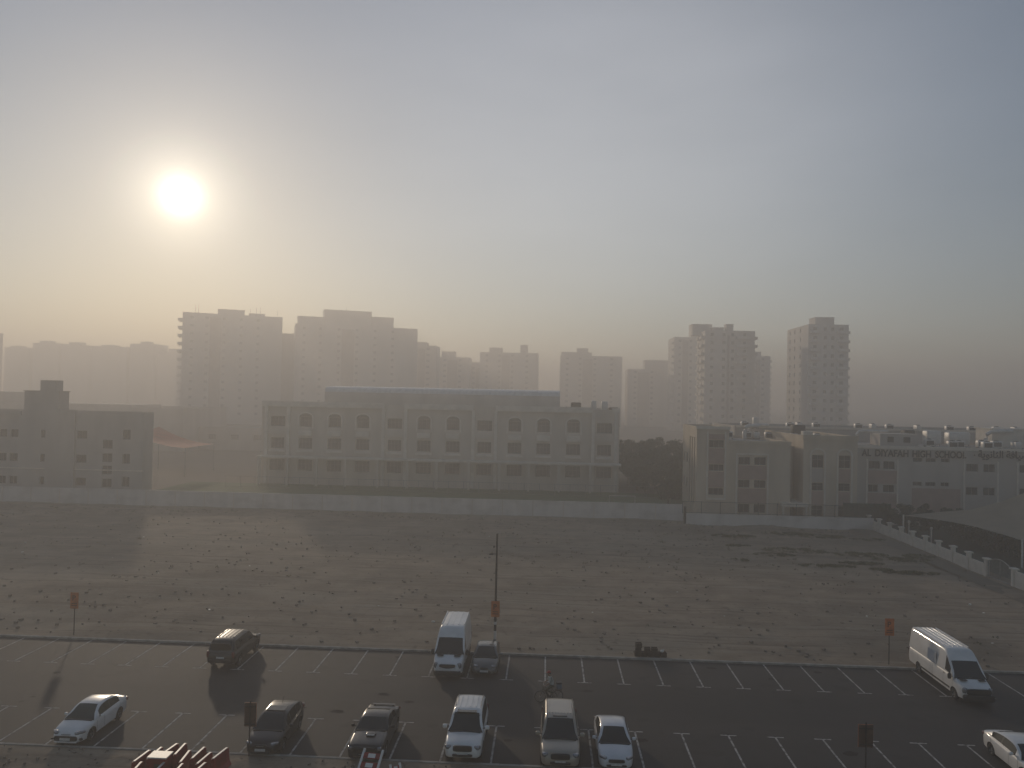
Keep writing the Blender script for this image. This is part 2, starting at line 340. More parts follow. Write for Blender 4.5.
# ------------------------------------------------------------------ ground
def sheet(name, x0, x1, y0, y1, z, m):
    b = MB(); b.poly([(x0, y0, z), (x1, y0, z), (x1, y1, z), (x0, y1, z)], m); o = b.build(name); tag(o, kind='structure'); return o
sheet('ground', -890, 890, -60, 1490, -0.06, 'ground')
YF, YN = 54.11, 37.99         # far and near edge of the parking lot
XL, XR = -120.0, 75.0
sheet('parking_lot', XL, XR, YN, YF, 0.0, 'asphalt')
def rough_sheet(name, x0, x1, y0, y1, dx, dy, amp, m, base, edge=0.0, seed=0.0, humps=()):
    nx, ny = int((x1 - x0) / dx), int((y1 - y0) / dy)
    vs = []; fs = []
    for j in range(ny + 1):
        for i in range(nx + 1):
            x = x0 + (x1 - x0) * i / nx; y = y0 + (y1 - y0) * j / ny
            p = Vector((x * 0.12 + seed, y * 0.12, 0)); q = Vector((x * 0.9 + seed, y * 0.9, 3)); r = Vector((x * 0.3, y * 0.3, 9 + seed))
            z = amp * (1.6 * noise.noise(p) + 0.55 * noise.noise(q) + 0.8 * noise.noise(r))
            d = min(y - y0, y1 - y); z *= min(1, max(0, d) / 1.5 + edge)
            for hx, hy, hr, hh in humps:
                z += hh * math.exp(-((x - hx) ** 2 + (y - hy) ** 2) / hr ** 2) * (1 + 0.6 * noise.noise(q * 1.3))
            vs.append((x, y, base + z))
    for j in range(ny):
        for i in range(nx):
            a = j * (nx + 1) + i; fs.append((a, a + 1, a + nx + 2, a + nx + 1))
    me = bpy.data.meshes.new(name); me.from_pydata(vs, [], fs); me.materials.append(M[m])
    me.polygons.foreach_set('use_smooth', [True] * len(fs)); o = link(bpy.data.objects.new(name, me)); tag(o, kind='structure'); return o
humps = [(random.uniform(-90, 45), random.uniform(105, 113), random.uniform(1.0, 2.6), random.uniform(0.15, 0.4)) for _ in range(34)]
humps += [(random.uniform(-5, 30), random.uniform(88, 104), random.uniform(0.5, 1.0), random.uniform(0.06, 0.18)) for _ in range(30)]
rough_sheet('dirt_field', XL, 48.6, YF + 0.2, 118.5, 0.55, 0.5, 0.10, 'dirt', 0.1, humps=humps)
rough_sheet('dirt_strip', XL, 60, 26, YN - 0.15, 0.4, 0.25, 0.06, 'dirt', 0.07, seed=50, humps=[(random.uniform(-40, 10), random.uniform(36.3, 37.4), 0.35, random.uniform(0.05, 0.16)) for _ in range(60)])
sheet('dirt_margin', 48.6, XR, YF + 0.2, 118.5, 0.02, 'dirt')
b = MB()
x = XL
while x < XR:
    b.box(x, x + 0.985, YF, YF + 0.2, -0.03, 0.13 + random.uniform(-.006, .006), 'kerb'); x += 1.0
tag(b.build('kerb'), kind='structure')
b = MB(); x = XL
while x < XR:
    b.box(x, x + 0.985, YN - 0.15, YN, -0.03, 0.1 + random.uniform(-.006, .006), 'kerb'); x += 1.0
tag(b.build('kerb'), kind='structure')
# painted stall lines, each with a T bar
b = MB()
for i in range(-22, 40):
    x = -37.31 + 2.5 * i
    b.box(x - 0.05, x + 0.05, 49.46, YF - 0.02, 0.001, 0.004, 'line')
    b.box(x - 0.45, x - 0.052, 49.41, 49.51, 0.001, 0.004, 'line'); b.box(x + 0.052, x + 0.45, 49.41, 49.51, 0.001, 0.004, 'line')
    x = -30.11 + 2.5145 * i
    b.box(x - 0.05, x + 0.05, YN + 0.02, 42.51, 0.001, 0.004, 'line')
    b.box(x - 0.45, x - 0.052, 42.46, 42.56, 0.001, 0.004, 'line'); b.box(x + 0.052, x + 0.45, 42.46, 42.56, 0.001, 0.004, 'line')
tag(b.build('parking_markings'), kind='structure')
b = MB()                                                # drips and tyre scuffs on the stalls
for k in range(26):
    x_ = random.uniform(-45, 32); y_ = random.choice((random.uniform(38.6, 41.5), random.uniform(50.5, 53.6), random.uniform(43, 49))); rr = random.uniform(.08, .32)
    pts = []
    for q in range(14):
        a_ = q * 2 * math.pi / 14; r_ = rr * (1 + .55 * noise.noise(Vector((k * 3.1, math.cos(a_) * 1.3, math.sin(a_) * 1.3)))); pts.append((x_ + r_ * 1.3 * math.cos(a_), y_ + r_ * .8 * math.sin(a_), 0.0006))
    b.poly(pts, 'oil')
tag(b.build('oil_stains'), kind='structure')
sheet('turf_strip', -70, 30, 117.5, 149.5, -0.02, 'turf')
sheet('school_yard', 30.2, 130, 118.9, 240, -0.03, 'kerb')
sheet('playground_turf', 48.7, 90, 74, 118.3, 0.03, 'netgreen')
sheet('footpath', 43.6, 46.1, 60, 117, 0.2, 'ground')

# ------------------------------------------------------------------ scrub, stones, tracks
def leaf_cloud(b, c, rad, n, size, m, flat=1.0, rnd=random):
    for _ in range(n):
        while True:
            p = Vector((rnd.uniform(-1, 1), rnd.uniform(-1, 1), rnd.uniform(-1, 1)))
            if p.length < 1: break
        p = Vector((p.x * rad[0], p.y * rad[1], p.z * rad[2])) + Vector(c)
        a = Vector((rnd.gauss(0, 1), rnd.gauss(0, 1), rnd.gauss(0, 1))).normalized(); q = a.orthogonal().normalized(); r = a.cross(q)
        s = size * rnd.uniform(0.6, 1.4)
        b.poly([p - q * s, p - r * s * 0.5, p + q * s, p + r * s * 0.5], m)
b = MB()
patches = [(37.5, 93.7, 3.2, 1.4), (30.5, 95.0, 4.2, 1.6), (27, 92, 2.5, 1), (22, 88.4, 1.1, .7), (31, 86.5, 3.2, .9), (35.5, 88.5, 2.6, .9), (41.3, 91.3, 3.4, 1.3), (44, 93.5, 2, 1.2), (39, 84.3, 3.0, .8), (36.5, 85.5, 1.4, .5), (31, 107, 5, 1.6), (37, 105.5, 3.6, 1.3), (25, 104, 3, 1), (42.5, 104, 2.4, 1.0), (24, 97, 1.6, .6)]
for px_, py_, rx_, ry_ in patches:
    for _ in range(int(190 * rx_)):
        a = random.uniform(0, 6.28); r = random.random() ** 0.6
        x_, y_ = px_ + rx_ * r * math.cos(a), py_ + ry_ * r * math.sin(a)
        if noise.noise(Vector((x_ * 0.8, y_ * 0.8, 2))) < -0.12: continue
        h = 0.12 + 0.18 * random.random() * (1.2 - r)
        leaf_cloud(b, (x_, y_, 0.14 + h / 2), (0.16, 0.16, h / 2), 4, 0.075, 'scrub')
tag(b.build('ground_scrub'), 'low dusty green scrub creeping over the sandy field', 'scrub', kind='stuff')
b = MB()
for _ in range(480):
    k = random.random()
    if k < 0.6: x_, y_ = random.uniform(-90, 45), random.gauss(111.5, 2.2)
    elif k < 0.93: x_, y_ = random.gauss(8, 18), random.uniform(82, 108)
    else: x_, y_ = random.uniform(-70, 44), random.uniform(56, 105)
    if not (56 < y_ < 115.5): continue
    leaf_cloud(b, (x_, y_, 0.2), (0.28, 0.25, 0.14), 12, 0.08, 'scrub' if random.random() < .6 else 'bark')
tag(b.build('dry_tufts'), 'scattered dry tufts dotting the sandy field', 'tufts', kind='stuff')
b = MB()
for _ in range(1500):
    x_, y_ = random.uniform(-95, 46), 55 + 60 * random.random() ** 1.2; s = random.uniform(0.04, 0.13)
    b.rbox((x_, y_, 0.1 + s * 0.3), (s * 2, s * 1.6, s), 'stone', rz=random.uniform(0, 3), e=0.8) if False else b.box(x_ - s, x_ + s, y_ - s * .7, y_ + s * .7, 0.04, 0.12 + s * .8, 'stone', rot=random.uniform(0, 3))
for _ in range(26):
    x_, y_ = random.uniform(-70, 44), random.uniform(60, 105); s = random.uniform(0.05, 0.14)
    b.box(x_ - s, x_ + s, y_ - s * .6, y_ + s * .6, 0.06, 0.16, 'rubblewhite', rot=random.uniform(0, 3))
for _ in range(500):
    x_, y_ = random.uniform(-40, 14), random.uniform(34, 37.7); s = random.uniform(0.02, 0.07)
    b.box(x_ - s, x_ + s, y_ - s * .7, y_ + s * .7, 0.03, 0.1 + s * .8, 'stone', rot=random.uniform(0, 3))
tag(b.build('rubble'), 'loose stones and litter over the sandy ground', 'rubble', kind='stuff')

# ------------------------------------------------------------------ boundary walls
def wall_with_piers(name, x0, x1, y, h, pitch_, label, cat='wall'):
    t = empty(name, (x0, y, 0)); tag(t, label, cat)
    b = MB(); b.box(0, x1 - x0, 0.0, 0.2, -0.1, h, 'wallplaster'); b.build('wall_panel', t)
    b = MB(); b.box(-0.04, x1 - x0 + 0.04, -0.04, 0.24, h + .002, h + 0.09, 'wallplaster'); b.build('coping', t)
    b = MB(); k = 3.0
    while k < x1 - x0 - 1: b.box(k, k + .14, -0.05, -.003, 0, h - .01, 'softcream' if 'softcream' in M else 'wallplaster'); k += 4.6
    b.build('pilaster_strips', t)
    return t
wall_with_piers('boundary_wall', -120, 20.6, 116.6, 2.38, 5, 'long plain rendered wall across the back of the sandy field, left of the lower stretch')
t = empty('boundary_wall', (20.3, 112.6, 0)); tag(t, 'low rendered wall carrying a mesh fence before the arched school', 'wall')
b = MB(); b.box(0, 26.6, 0, 0.2, -0.1, 1.7, 'wallplaster'); b.build('wall_panel', t)
b = MB(); b.box(-0.03, 26.6, -0.03, 0.23, 1.702, 1.77, 'wallplaster'); b.build('coping', t)
b = MB(); b.box(-0.3, -0.02, -0.1, 0.3, -0.1, 2.75, 'darksteel'); b.build('end_post', t)
t = empty('mesh_fence', (19.6, 112.7, 1.77)); tag(t, 'thin dark mesh fence on top of the low wall before the school', 'fence')
for i in range(11):
    b = MB(); b.tube([(0.2 + i * 2.7, 0, 0), (0.2 + i * 2.7, 0, 1.75)], 0.045, 'darksteel', 6); b.build('fence_post', t)
b = MB()
b.tube([(0.2, 0, 1.68), (27.2, 0, 1.68)], 0.03, 'darksteel', 5); b.tube([(0.2, 0, 0.12), (27.2, 0, 0.12)], 0.03, 'darksteel', 5)
for i in range(180): b.tube([(0.2 + i * 0.15, 0, 0.12), (0.2 + i * 0.15, 0, 1.68)], 0.011, 'darksteel', 4, cap=False)
b.build('mesh_panel', t)

# right side wall with capped piers, running towards the camera
XW = 46.9
t = empty('boundary_wall', (XW, 117.5, 0)); tag(t, 'rendered wall with capped piers between the sandy field and the playground', 'wall')
piers = [114.4, 110.9, 107.5, 104.1, 100.9, 97.6, 94.4, 91.1, 87.8, 84.3]
ys = [117.5] + piers
for a, c in zip(ys[:-1], ys[1:]):
    b = MB(); b.box(-0.1, 0.1, c + 0.2 - 117.5, a - 0.2 - 117.5, -0.1, 1.35, 'creamlight'); b.build('wall_panel', t)
for y_ in piers + [79.5]:
    b = MB(); b.box(-0.2, 0.2, y_ - 0.2 - 117.5, y_ + 0.2 - 117.5, -0.1, 1.85, 'creamlight'); pr = b.build('pier', t)
    b = MB(); b.box(-0.33, 0.33, y_ - 0.33 - 117.5, y_ + 0.33 - 117.5, 1.852, 2.0, 'creamlight'); b.build('cap', pr)
b = MB(); b.box(-0.1, 0.1, 66 - 117.5, 79.3 - 117.5, -0.1, 1.75, 'creamlight'); b.build('wall_panel', t)
t = empty('gate', (XW, 79.7, 0)); tag(t, 'arched metal gate in the wall with capped piers', 'gate')
b = MB()
arch = [(0, 0.05 + 4.3 * k / 12, 1.75 + 0.55 * math.sin(math.pi * k / 12)) for k in range(13)]
b.tube(arch, 0.045, 'steel', 6); b.tube([(0, 0.05, 0.2), (0, 4.35, 0.2)], 0.035, 'steel', 6); b.tube([(0, 0.05, 0), (0, 0.05, 1.75)], 0.04, 'steel', 6); b.tube([(0, 4.35, 0), (0, 4.35, 1.75)], 0.04, 'steel', 6)
b.build('gate_frame', t)
b = MB()
for k in range(1, 30):
    y_ = 0.05 + 4.3 * k / 30; b.tube([(0, y_, 0.2), (0, y_, 1.75 + 0.55 * math.sin(math.pi * k / 30))], 0.018 if k % 15 else .05, 'steel', 5)
b.build('gate_bars', t)

# ------------------------------------------------------------------ buildings
def arch_frame(b, u0, u1, z0, z1, y, m, t=0.22, n=10, d=0.12):
    """surround with arched head, standing proud of a wall facing -Y"""
    r = (u1 - u0) / 2; cx = (u0 + u1) / 2
    path_i = [(u0, z0), (u0, z1 - r * 0.75)] + [(cx - r * math.cos(math.pi * k / n), z1 - r * 0.75 + r * 0.75 * math.sin(math.pi * k / n)) for k in range(1, n)] + [(u1, z1 - r * 0.75), (u1, z0)]
    path_o = [(u0 - t, z0), (u0 - t, z1 - r * 0.75)] + [(cx - (r + t) * math.cos(math.pi * k / n), z1 - r * 0.75 + (r * 0.75 + t) * math.sin(math.pi * k / n)) for k in range(1, n)] + [(u1 + t, z1 - r * 0.75), (u1 + t, z0)]
    for i in range(len(path_i) - 1):
        a, c = path_i[i], path_i[i + 1]; e, f = path_o[i], path_o[i + 1]
        b.poly([(a[0], y - d, a[1]), (c[0], y - d, c[1]), (f[0], y - d, f[1]), (e[0], y - d, e[1])], m)
        b.poly([(e[0], y - d, e[1]), (f[0], y - d, f[1]), (f[0], y, f[1]), (e[0], y, e[1])], m)
        b.poly([(a[0], y - d, a[1]), (c[0], y - d, c[1]), (c[0], y, c[1]), (a[0], y, a[1])], m)
def shell(b, x0, x1, y0, y1, z0, z1, m, skip=(), roofm='roofgrey', par=0.8, pt=0.2):
    """box walls + a roof sunk behind a parapet"""
    F = {'front': [(x0, y0, z0), (x1, y0, z0), (x1, y0, z1), (x0, y0, z1)], 'back': [(x0, y1, z0), (x1, y1, z0), (x1, y1, z1), (x0, y1, z1)],
         'left': [(x0, y0, z0), (x0, y1, z0), (x0, y1, z1), (x0, y0, z1)], 'right': [(x1, y0, z0), (x1, y1, z0), (x1, y1, z1), (x1, y0, z1)]}
    for k, q in F.items():
        if k not in skip: b.poly(q, m)
    a0, a1, c0, c1 = x0 + pt, x1 - pt, y0 + pt, y1 - pt
    b.poly([(x0, y0, z1), (x1, y0, z1), (a1, c0, z1), (a0, c0, z1)], m); b.poly([(x0, y1, z1), (x1, y1, z1), (a1, c1, z1), (a0, c1, z1)], m)
    b.poly([(x0, y0, z1), (x0, y1, z1), (a0, c1, z1), (a0, c0, z1)], m); b.poly([(x1, y0, z1), (x1, y1, z1), (a1, c1, z1), (a1, c0, z1)], m)
    zr = z1 - par
    b.poly([(a0, c0, zr), (a1, c0, zr), (a1, c0, z1), (a0, c0, z1)], m); b.poly([(a0, c1, zr), (a1, c1, zr), (a1, c1, z1), (a0, c1, z1)], m)
    b.poly([(a0, c0, zr), (a0, c1, zr), (a0, c1, z1), (a0, c0, z1)], m); b.poly([(a1, c0, zr), (a1, c1, zr), (a1, c1, z1), (a1, c0, z1)], m)
    b.poly([(a0, c0, zr), (a1, c0, zr), (a1, c1, zr), (a0, c1, zr)], roofm)

# --- left block (three storeys, stair tower on the roof)
t = empty('apartment_block', (-81, 128, 0)); tag(t, 'three storey rendered block with a stepped stair tower on its roof', 'building')
def bld(t, x0, x1, y0, y1, z1, m, front, left=(), depth=0.2, kind='plain', par=0.8, z0=-0.1, name='wall', roofm='roofgrey'):
    """a block whose front (-Y) and left (-X) walls have real window openings; coordinates in world, parent's location subtracted"""
    ox, oy, oz = t.location
    b = MB(); shell(b, x0 - ox, x1 - ox, y0 - oy, y1 - oy, z0, z1, m, skip=('front', 'left'), par=par, roofm=roofm)
    fh = [(a - x0, c - x0, d, e) for a, c, d, e in front]
    panel(b, (x0 - ox, y0 - oy), (1, 0), x1 - x0, z0, z1, fh, m, depth, nrm=(0, -1))
    lh = [(y1 - c, y1 - a, d, e) for a, c, d, e in left]
    panel(b, (x0 - ox, y1 - oy), (0, -1), y1 - y0, z0, z1, lh, m, depth, nrm=(-1, 0))
    w_ = b.build(name, t)
    for h in fh: put_window(t, (x0 - ox, y0 - oy), (1, 0), (0, -1), h, depth - 0.004, kind)
    for h in lh: put_window(t, (x0 - ox, y1 - oy), (0, -1), (-1, 0), h, depth - 0.004, kind)
    return w_
wn = []
for z in (9.4, 5.3, 1.4):
    for x0_, x1_ in ((-93.8, -92.5), (-91.9, -90.5), (-86.5, -85.1), (-84.6, -83.1), (-80.2, -78.4)): wn.append((x0_, x1_, z, z + 1.35))
    wn.append((-72.1, -70.8, z, z + 1.7))
for z in (7.8, 5.5, 3.4, 1.2): wn.append((-75.6, -73.9, z, z + 1.5))
bld(t, -112, -68.6, 128, 131.4, 14.1, 'greige', wn)
b = MB(); b.box(-31, -9.0, -0.3, 0 - .003, 13.2, 13.9, 'greige'); b.box(-4.5, 0.6, -0.35, -.003, 0, 14.3, 'greige'); b.box(-31.2, 12.6, -0.12, -.004, 4.05, 4.25, 'creamlight'); b.build('cornice', t)
b = MB(); b.box(-8.8, -2.7, 0.25, 3.1, 13.4, 17.3, 'greige'); b.box(-8.95, -2.55, 0.15, 3.2, 17.302, 17.45, 'greige'); b.build('stair_tower', t)
b = MB(); b.box(-6.2, -3.4, 0.5, 2.4, 17.452, 19.25, 'greige'); b.build('tank_room', t)

# --- long low building behind it
t = empty('warehouse', (-125, 220, 0)); tag(t, 'long low flat-roofed shed fading into the fog behind the left block', 'building')
b = MB(); shell(b, -70, 19, 0, 30, -0.1, 12.6, 'greige'); b.build('wall', t)
b = MB(); b.box(-40, 2, 4, 20, 11.9, 13.3, 'greige'); b.box(-70, -30, 5, 20, 11.9, 16.4, 'greige'); b.build('roof_block', t)

# --- red shade canopy
t = empty('shade_canopy', (-84, 160, 0)); tag(t, 'red fabric shade canopy sloping down beside the left block', 'canopy')
b = MB(); nn = 10
for i in range(nn):
    for j in range(6):
        def S(u, v): return (-4 + 13 * u, 14 * v - 3, 9.6 - 3.6 * (1 - (1 - u) ** 2) - 0.7 * math.sin(math.pi * v) * (1 - u))
        b.poly([S(i / nn, j / 6), S((i + 1) / nn, j / 6), S((i + 1) / nn, (j + 1) / 6), S(i / nn, (j + 1) / 6)], 'redtent')
b.build('canopy_fabric', t, smooth=60)
for px_, py_, h in ((-3.9, -2.9, 9.4), (8.9, -2.9, 6), (8.9, 10.9, 6), (-3.9, 10.9, 9.4)):
    b = MB(); b.tube([(px_, py_, 0), (px_, py_, h)], 0.1, 'steel', 8); b.build('post', t)

# --- central school, long with arches and a vaulted hall
t = empty('school_building', (-20, 150, 0)); tag(t, 'long cream school with arched upper windows and a vaulted roof', 'building')
cols = [(-53.2, 's'), (-47.6, 'a'), (-41.8, 'a'), (-36.2, 'a'), (-29.9, 's'), (-24.1, 'a'), (-18.4, 'a'), (-12.2, 's'), (-6.3, 'a'), (-0.7, 'a'), (5.1, 'a'), (11.1, 's')]
wn = []
for cx, k in cols:
    wv = 1.2 if k == 'a' else 1.45
    wn.append((cx - wv, cx + wv, 11.3, 13.3)); wn.append((cx - 1.35, cx + 1.35, 6.95, 9.1))
    wn.append((cx - 1.45, cx + 1.45, 2.6, 4.8))
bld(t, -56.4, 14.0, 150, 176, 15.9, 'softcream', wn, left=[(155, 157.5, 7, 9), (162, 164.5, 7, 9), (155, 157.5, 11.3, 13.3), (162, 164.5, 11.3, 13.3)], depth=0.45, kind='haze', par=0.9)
b = MB()
for cx, k in cols:
    X = cx + 20
    if k == 'a':
        arch_frame(b, X - 1.35, X + 1.35, 10.9, 14.0, 0, 'softtrim', 0.25)
        b.box(X - 1.3, X + 1.3, -0.5, -0.002, 9.6, 10.6, 'softtrim')
    else:
        b.box(X - 2.5, X - 1.9, -0.45, -0.003, 0.0, 15.2, 'softtrim'); b.box(X + 1.9, X + 2.5, -0.45, -0.003, 0.0, 15.2, 'softtrim')
        b.box(X - 1.88, X + 1.88, -0.3, -0.004, 9.7, 10.9, 'softcream')
    b.box(X - 1.6, X + 1.6, -0.3, -0.003, 6.3, 6.7, 'softtrim')
for cx, k in cols:
    if k != 'a': continue
    c_ = MB(); n_ = 10; X = cx + 20
    c_.poly([(X + 1.3 * math.cos(math.pi * q / n_), -.03, 13.32 + .6 * math.sin(math.pi * q / n_)) for q in range(n_ + 1)], 'farglass'); c_.build('fanlight', t)
for xa, xb in ((-36.3, -12), (-8, 5.6), (9.9, 28.8), (32.5, 34)): b.box(xa, xb, -0.55, -0.005, 15.2, 16.3, 'softtrim')
b.build('facade_trim', t)
b = MB(); b.box(-36.3, 34.2, -2.6, -0.6, 5.25, 5.6, 'softtrim')
for cx, k in cols: b.box(cx + 20 - 2.9, cx + 20 - 2.5, -2.6, -2.2, 0, 5.248, 'softcream')
b.build('arcade', t)
b = MB(); pr = [(8.0, 15.0), (8.0, 17.0), (8.02, 18.3), (8.35, 18.9), (9.0, 19.25), (10.5, 19.45), (16, 19.6), (22, 18.8), (24, 16.5), (24, 15.0)]
for i in range(len(pr) - 1):
    (a, c), (d, e) = pr[i], pr[i + 1]
    b.poly([(-26.3, a, c), (22.5, a, c), (22.5, d, e), (-26.3, d, e)], 'vault' if i > 1 else 'softcream')
b.poly([(-26.3, p[0], p[1]) for p in pr], 'softcream'); b.poly([(22.5, p[0], p[1]) for p in pr], 'softcream'); b.build('vaulted_roof', t, smooth=35)
# rooftop gear over its right end
def roof_box(name, label, cat, x, y, z, sx, sy, sz, m, group=None, legs=True):
    t = empty(name, (x, y, z)); tag(t, label, cat, group)
    b = MB(); b.rbox((0, 0, sz / 2 + 0.2), (sx, sy, sz), m, e=0.18); b.build('body', t, smooth=40)
    b = MB()
    for a in (-1, 1):
        for c in (-1, 1): b.box(a * sx * .4 - .04, a * sx * .4 + .04, c * sy * .4 - .04, c * sy * .4 + .04, 0, 0.25, 'darksteel')
    b.build('leg_frame', t)
    return t
roof_box('water_tank', 'boxy grey tank raised on the central school roof', 'tank', 5.6, 152.5, 15.0, 2.0, 2, 2.0, 'darksteel')
roof_box('air_handler', 'pale upright air unit at the right end of the central school roof', 'air unit', 11.3, 153.5, 15.0, 1.3, 1.5, 2.3, 'whitesheet')
roof_box('air_handler', 'pale air unit left of the upright one on the central school roof', 'air unit', 9.1, 153.5, 15.0, 1.1, 1.5, 2.4, 'whitesheet')
roof_box('air_handler', 'dark low unit at the roof edge of the central school', 'air unit', 12.9, 152, 15.0, 1.8, 1.5, 1.2, 'darksteel')

# --- middle low block left of central school
t = empty('annex_building', (-99, 230, 0)); tag(t, 'low pale annex left of the central school half lost in fog', 'building')
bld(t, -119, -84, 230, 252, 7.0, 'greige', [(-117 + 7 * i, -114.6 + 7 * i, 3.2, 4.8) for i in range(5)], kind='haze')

# --- right-hand school: three wings
t = empty('high_school', (46, 119, 0)); tag(t, 'high school with cream wings, arched stair windows and its name along the parapet', 'building')
# corner tower
tw = [(24.75, 27.0, 10.95, 12.1), (24.75, 27.0, 7.4, 8.4), (24.75, 27.0, 3.75, 4.8)]
bld(t, 22.9, 27.75, 119, 131, 14.1, 'cream', tw, left=[(120.3, 121.2, 2, 12.4), (122.2, 123.1, 2, 12.4), (124.1, 125.0, 2, 12.4), (126.4, 127.6, 8, 9.6), (126.4, 127.6, 4, 5.6), (129, 130.2, 8, 9.6), (129, 130.2, 4, 5.6)], par=0.5)
# second wing
wn = []
for z, h in ((8.4, 1.2), (4.9, 1.2), (1.1, 1.35)): wn += [(29.35, 31.1, z, z + h), (31.75, 33.5, z, z + h)]
bld(t, 27.78, 37.2, 119.5, 140, 12.0, 'cream', wn, par=0.5)
# recess
bld(t, 37.22, 38.9, 123.5, 140, 11.2, 'cream', [(37.5, 38.4, 8.3, 9.6), (37.5, 38.4, 4.8, 6.1)])
# arched block
wn = []
for cx in (41.1, 45.1):
    wn += [(cx - .85, cx + .85, 8.25, 10.2), (cx - .85, cx + .85, 4.8, 6.0), (cx - .85, cx + .85, 0.9, 2.55)]
bld(t, 38.95, 47.0, 119, 140, 13.1, 'cream', wn, par=0.6, kind='grid')
# long wing carrying the name
wn = [(49.3, 51.0, 8.2, 9.4), (51.5, 53.2, 8.2, 9.4), (49.25, 50.7, 4.65, 5.8), (51.5, 53.2, 4.65, 5.8)]
for z in (9.4, 5.75): wn += [(55.9, 57.3, z, z + .62), (57.8, 59.3, z, z + .62), (60.1, 61.35, z, z + .62)]
for k in range(4):
    o_ = 7.9 * k; z = 8.05
    wn += [(63.85 + o_, 65.6 + o_, 8.1, 9.3), (66.4 + o_, 68.1 + o_, 8.1, 9.3), (63.85 + o_, 65.6 + o_, 4.55, 5.75), (66.4 + o_, 68.1 + o_, 4.55, 5.75)]
bld(t, 47.03, 97, 120.5, 142, 11.65, 'greige', wn, par=0.5)
b = MB()
def L(x): return x - 46
fy = 0.0
# rose panels and light surrounds
b.box(L(24.7), L(27.05), -0.06, -0.003, 8.5, 10.85, 'rose'); b.box(L(24.7), L(27.05), -0.06, -0.003, 4.9, 7.3, 'rose'); b.box(L(24.7), L(27.05), -0.06, -0.003, 12.2, 13.0, 'rose')
for x_ in (24.4, 27.1): b.box(L(x_), L(x_ + .22), -0.12, -0.003, 3.3, 13.4, 'creamlight')
b.box(L(24.4), L(27.32), -0.13, -0.003, 3.0, 3.28, 'creamlight')
b.box(L(22.75), L(27.9), -0.18, -0.003, 13.75, 14.2, 'creamlight')
for za, zb in ((6.2, 8.3), (2.55, 4.8)): b.box(L(29.3), L(33.55), 0.44, 0.497, za, zb, 'rose')
for x_ in (28.95, 33.65): b.box(L(x_), L(x_ + .25), 0.38, 0.497, 0.2, 9.9, 'creamlight')
b.box(L(28.95), L(33.9), 0.38, 0.496, 9.92, 10.15, 'creamlight')
b.box(L(28.0), L(37.2), 0.3, 0.496, 11.6, 12.1, 'cream')
for cx in (41.1, 45.1):
    arch_frame(b, L(cx - .95), L(cx + .95), 0.2, 11.0, 0, 'creamlight', 0.22)
    for za, zb, m_ in ((6.1, 8.15, 'greige' if cx < 43 else 'rose'), (2.65, 4.7, 'rose')): b.box(L(cx - .84), L(cx + .84), -0.05, -0.003, za, zb, m_)
b.box(L(38.8), L(47.1), -0.2, -0.003, 12.5, 13.2, 'cream')
b.box(L(38.8), L(40.2), -0.25, 0.9, 13.202, 13.75, 'creamlight')
for x0_ in (49.0, 63.5, 71.4, 79.3, 87.2):
    w0 = 4.5 if x0_ < 50 else 4.9
    for x_ in (x0_ - .1, x0_ + w0): b.box(L(x_), L(x_ + .22), 1.38, 1.497, 0.2, 9.7, 'creamlight')
    b.box(L(x0_ + .13), L(x0_ + w0 - .01), 1.44, 1.497, 5.95, 7.95, 'rose' if x0_ < 50 else 'greige'); b.box(L(x0_ + .13), L(x0_ + w0 - .01), 1.44, 1.497, 0.5, 4.5, 'rose' if x0_ < 50 else 'greige')
b.box(L(55.8), L(63.0), 1.43, 1.497, 0.3, 5.4, 'rose')
b.box(L(47.1), L(97.1), 1.35, 1.496, 11.3, 11.75, 'creamlight')
b.build('facade_trim', t)
b = MB(); b.box(L(35.6), L(39.6), -0.6, 4.4, 2.3, 2.9, 'creamlight')
for x_ in (35.8, 39.2): b.box(L(x_), L(x_ + .25), -0.5, -0.25, 0, 2.298, 'creamlight')
b.build('porch', t)
b = MB(); b.box(L(37.25), L(38.88), 4.2, 4.45, 0, 2.2, 'glass'); b.build('door', t)
def text_obj(s, size, x, y, z, m, parent, name='lettering', offset=0.012, align='LEFT', ext=0.03, rotz=0.0, fit=None, space=1.0):
    cu = bpy.data.curves.new('t', 'FONT'); cu.body = s; cu.size = size; cu.extrude = ext; cu.offset = offset; cu.align_x = align; cu.space_character = space
    o = bpy.data.objects.new('t', cu); COL.objects.link(o)
    dg = bpy.context.evaluated_depsgraph_get(); me = bpy.data.meshes.new_from_object(o.evaluated_get(dg))
    bpy.data.objects.remove(o)
    xs = [v.co.x for v in me.vertices]
    k = 1.0
    if fit and xs: k = fit / (max(xs) - min(xs))
    x0m = min(xs) if xs else 0
    for v in me.vertices: v.co = Vector(((v.co.x - (x0m if fit else 0)) * k, v.co.y, v.co.z))
    me.materials.clear(); me.materials.append(M[m])
    for p in me.polygons: p.material_index = 0
    ob = link(bpy.data.objects.new(name, me), parent); ob.location = (x, y, z); ob.rotation_euler = (R(90), 0, rotz); return ob
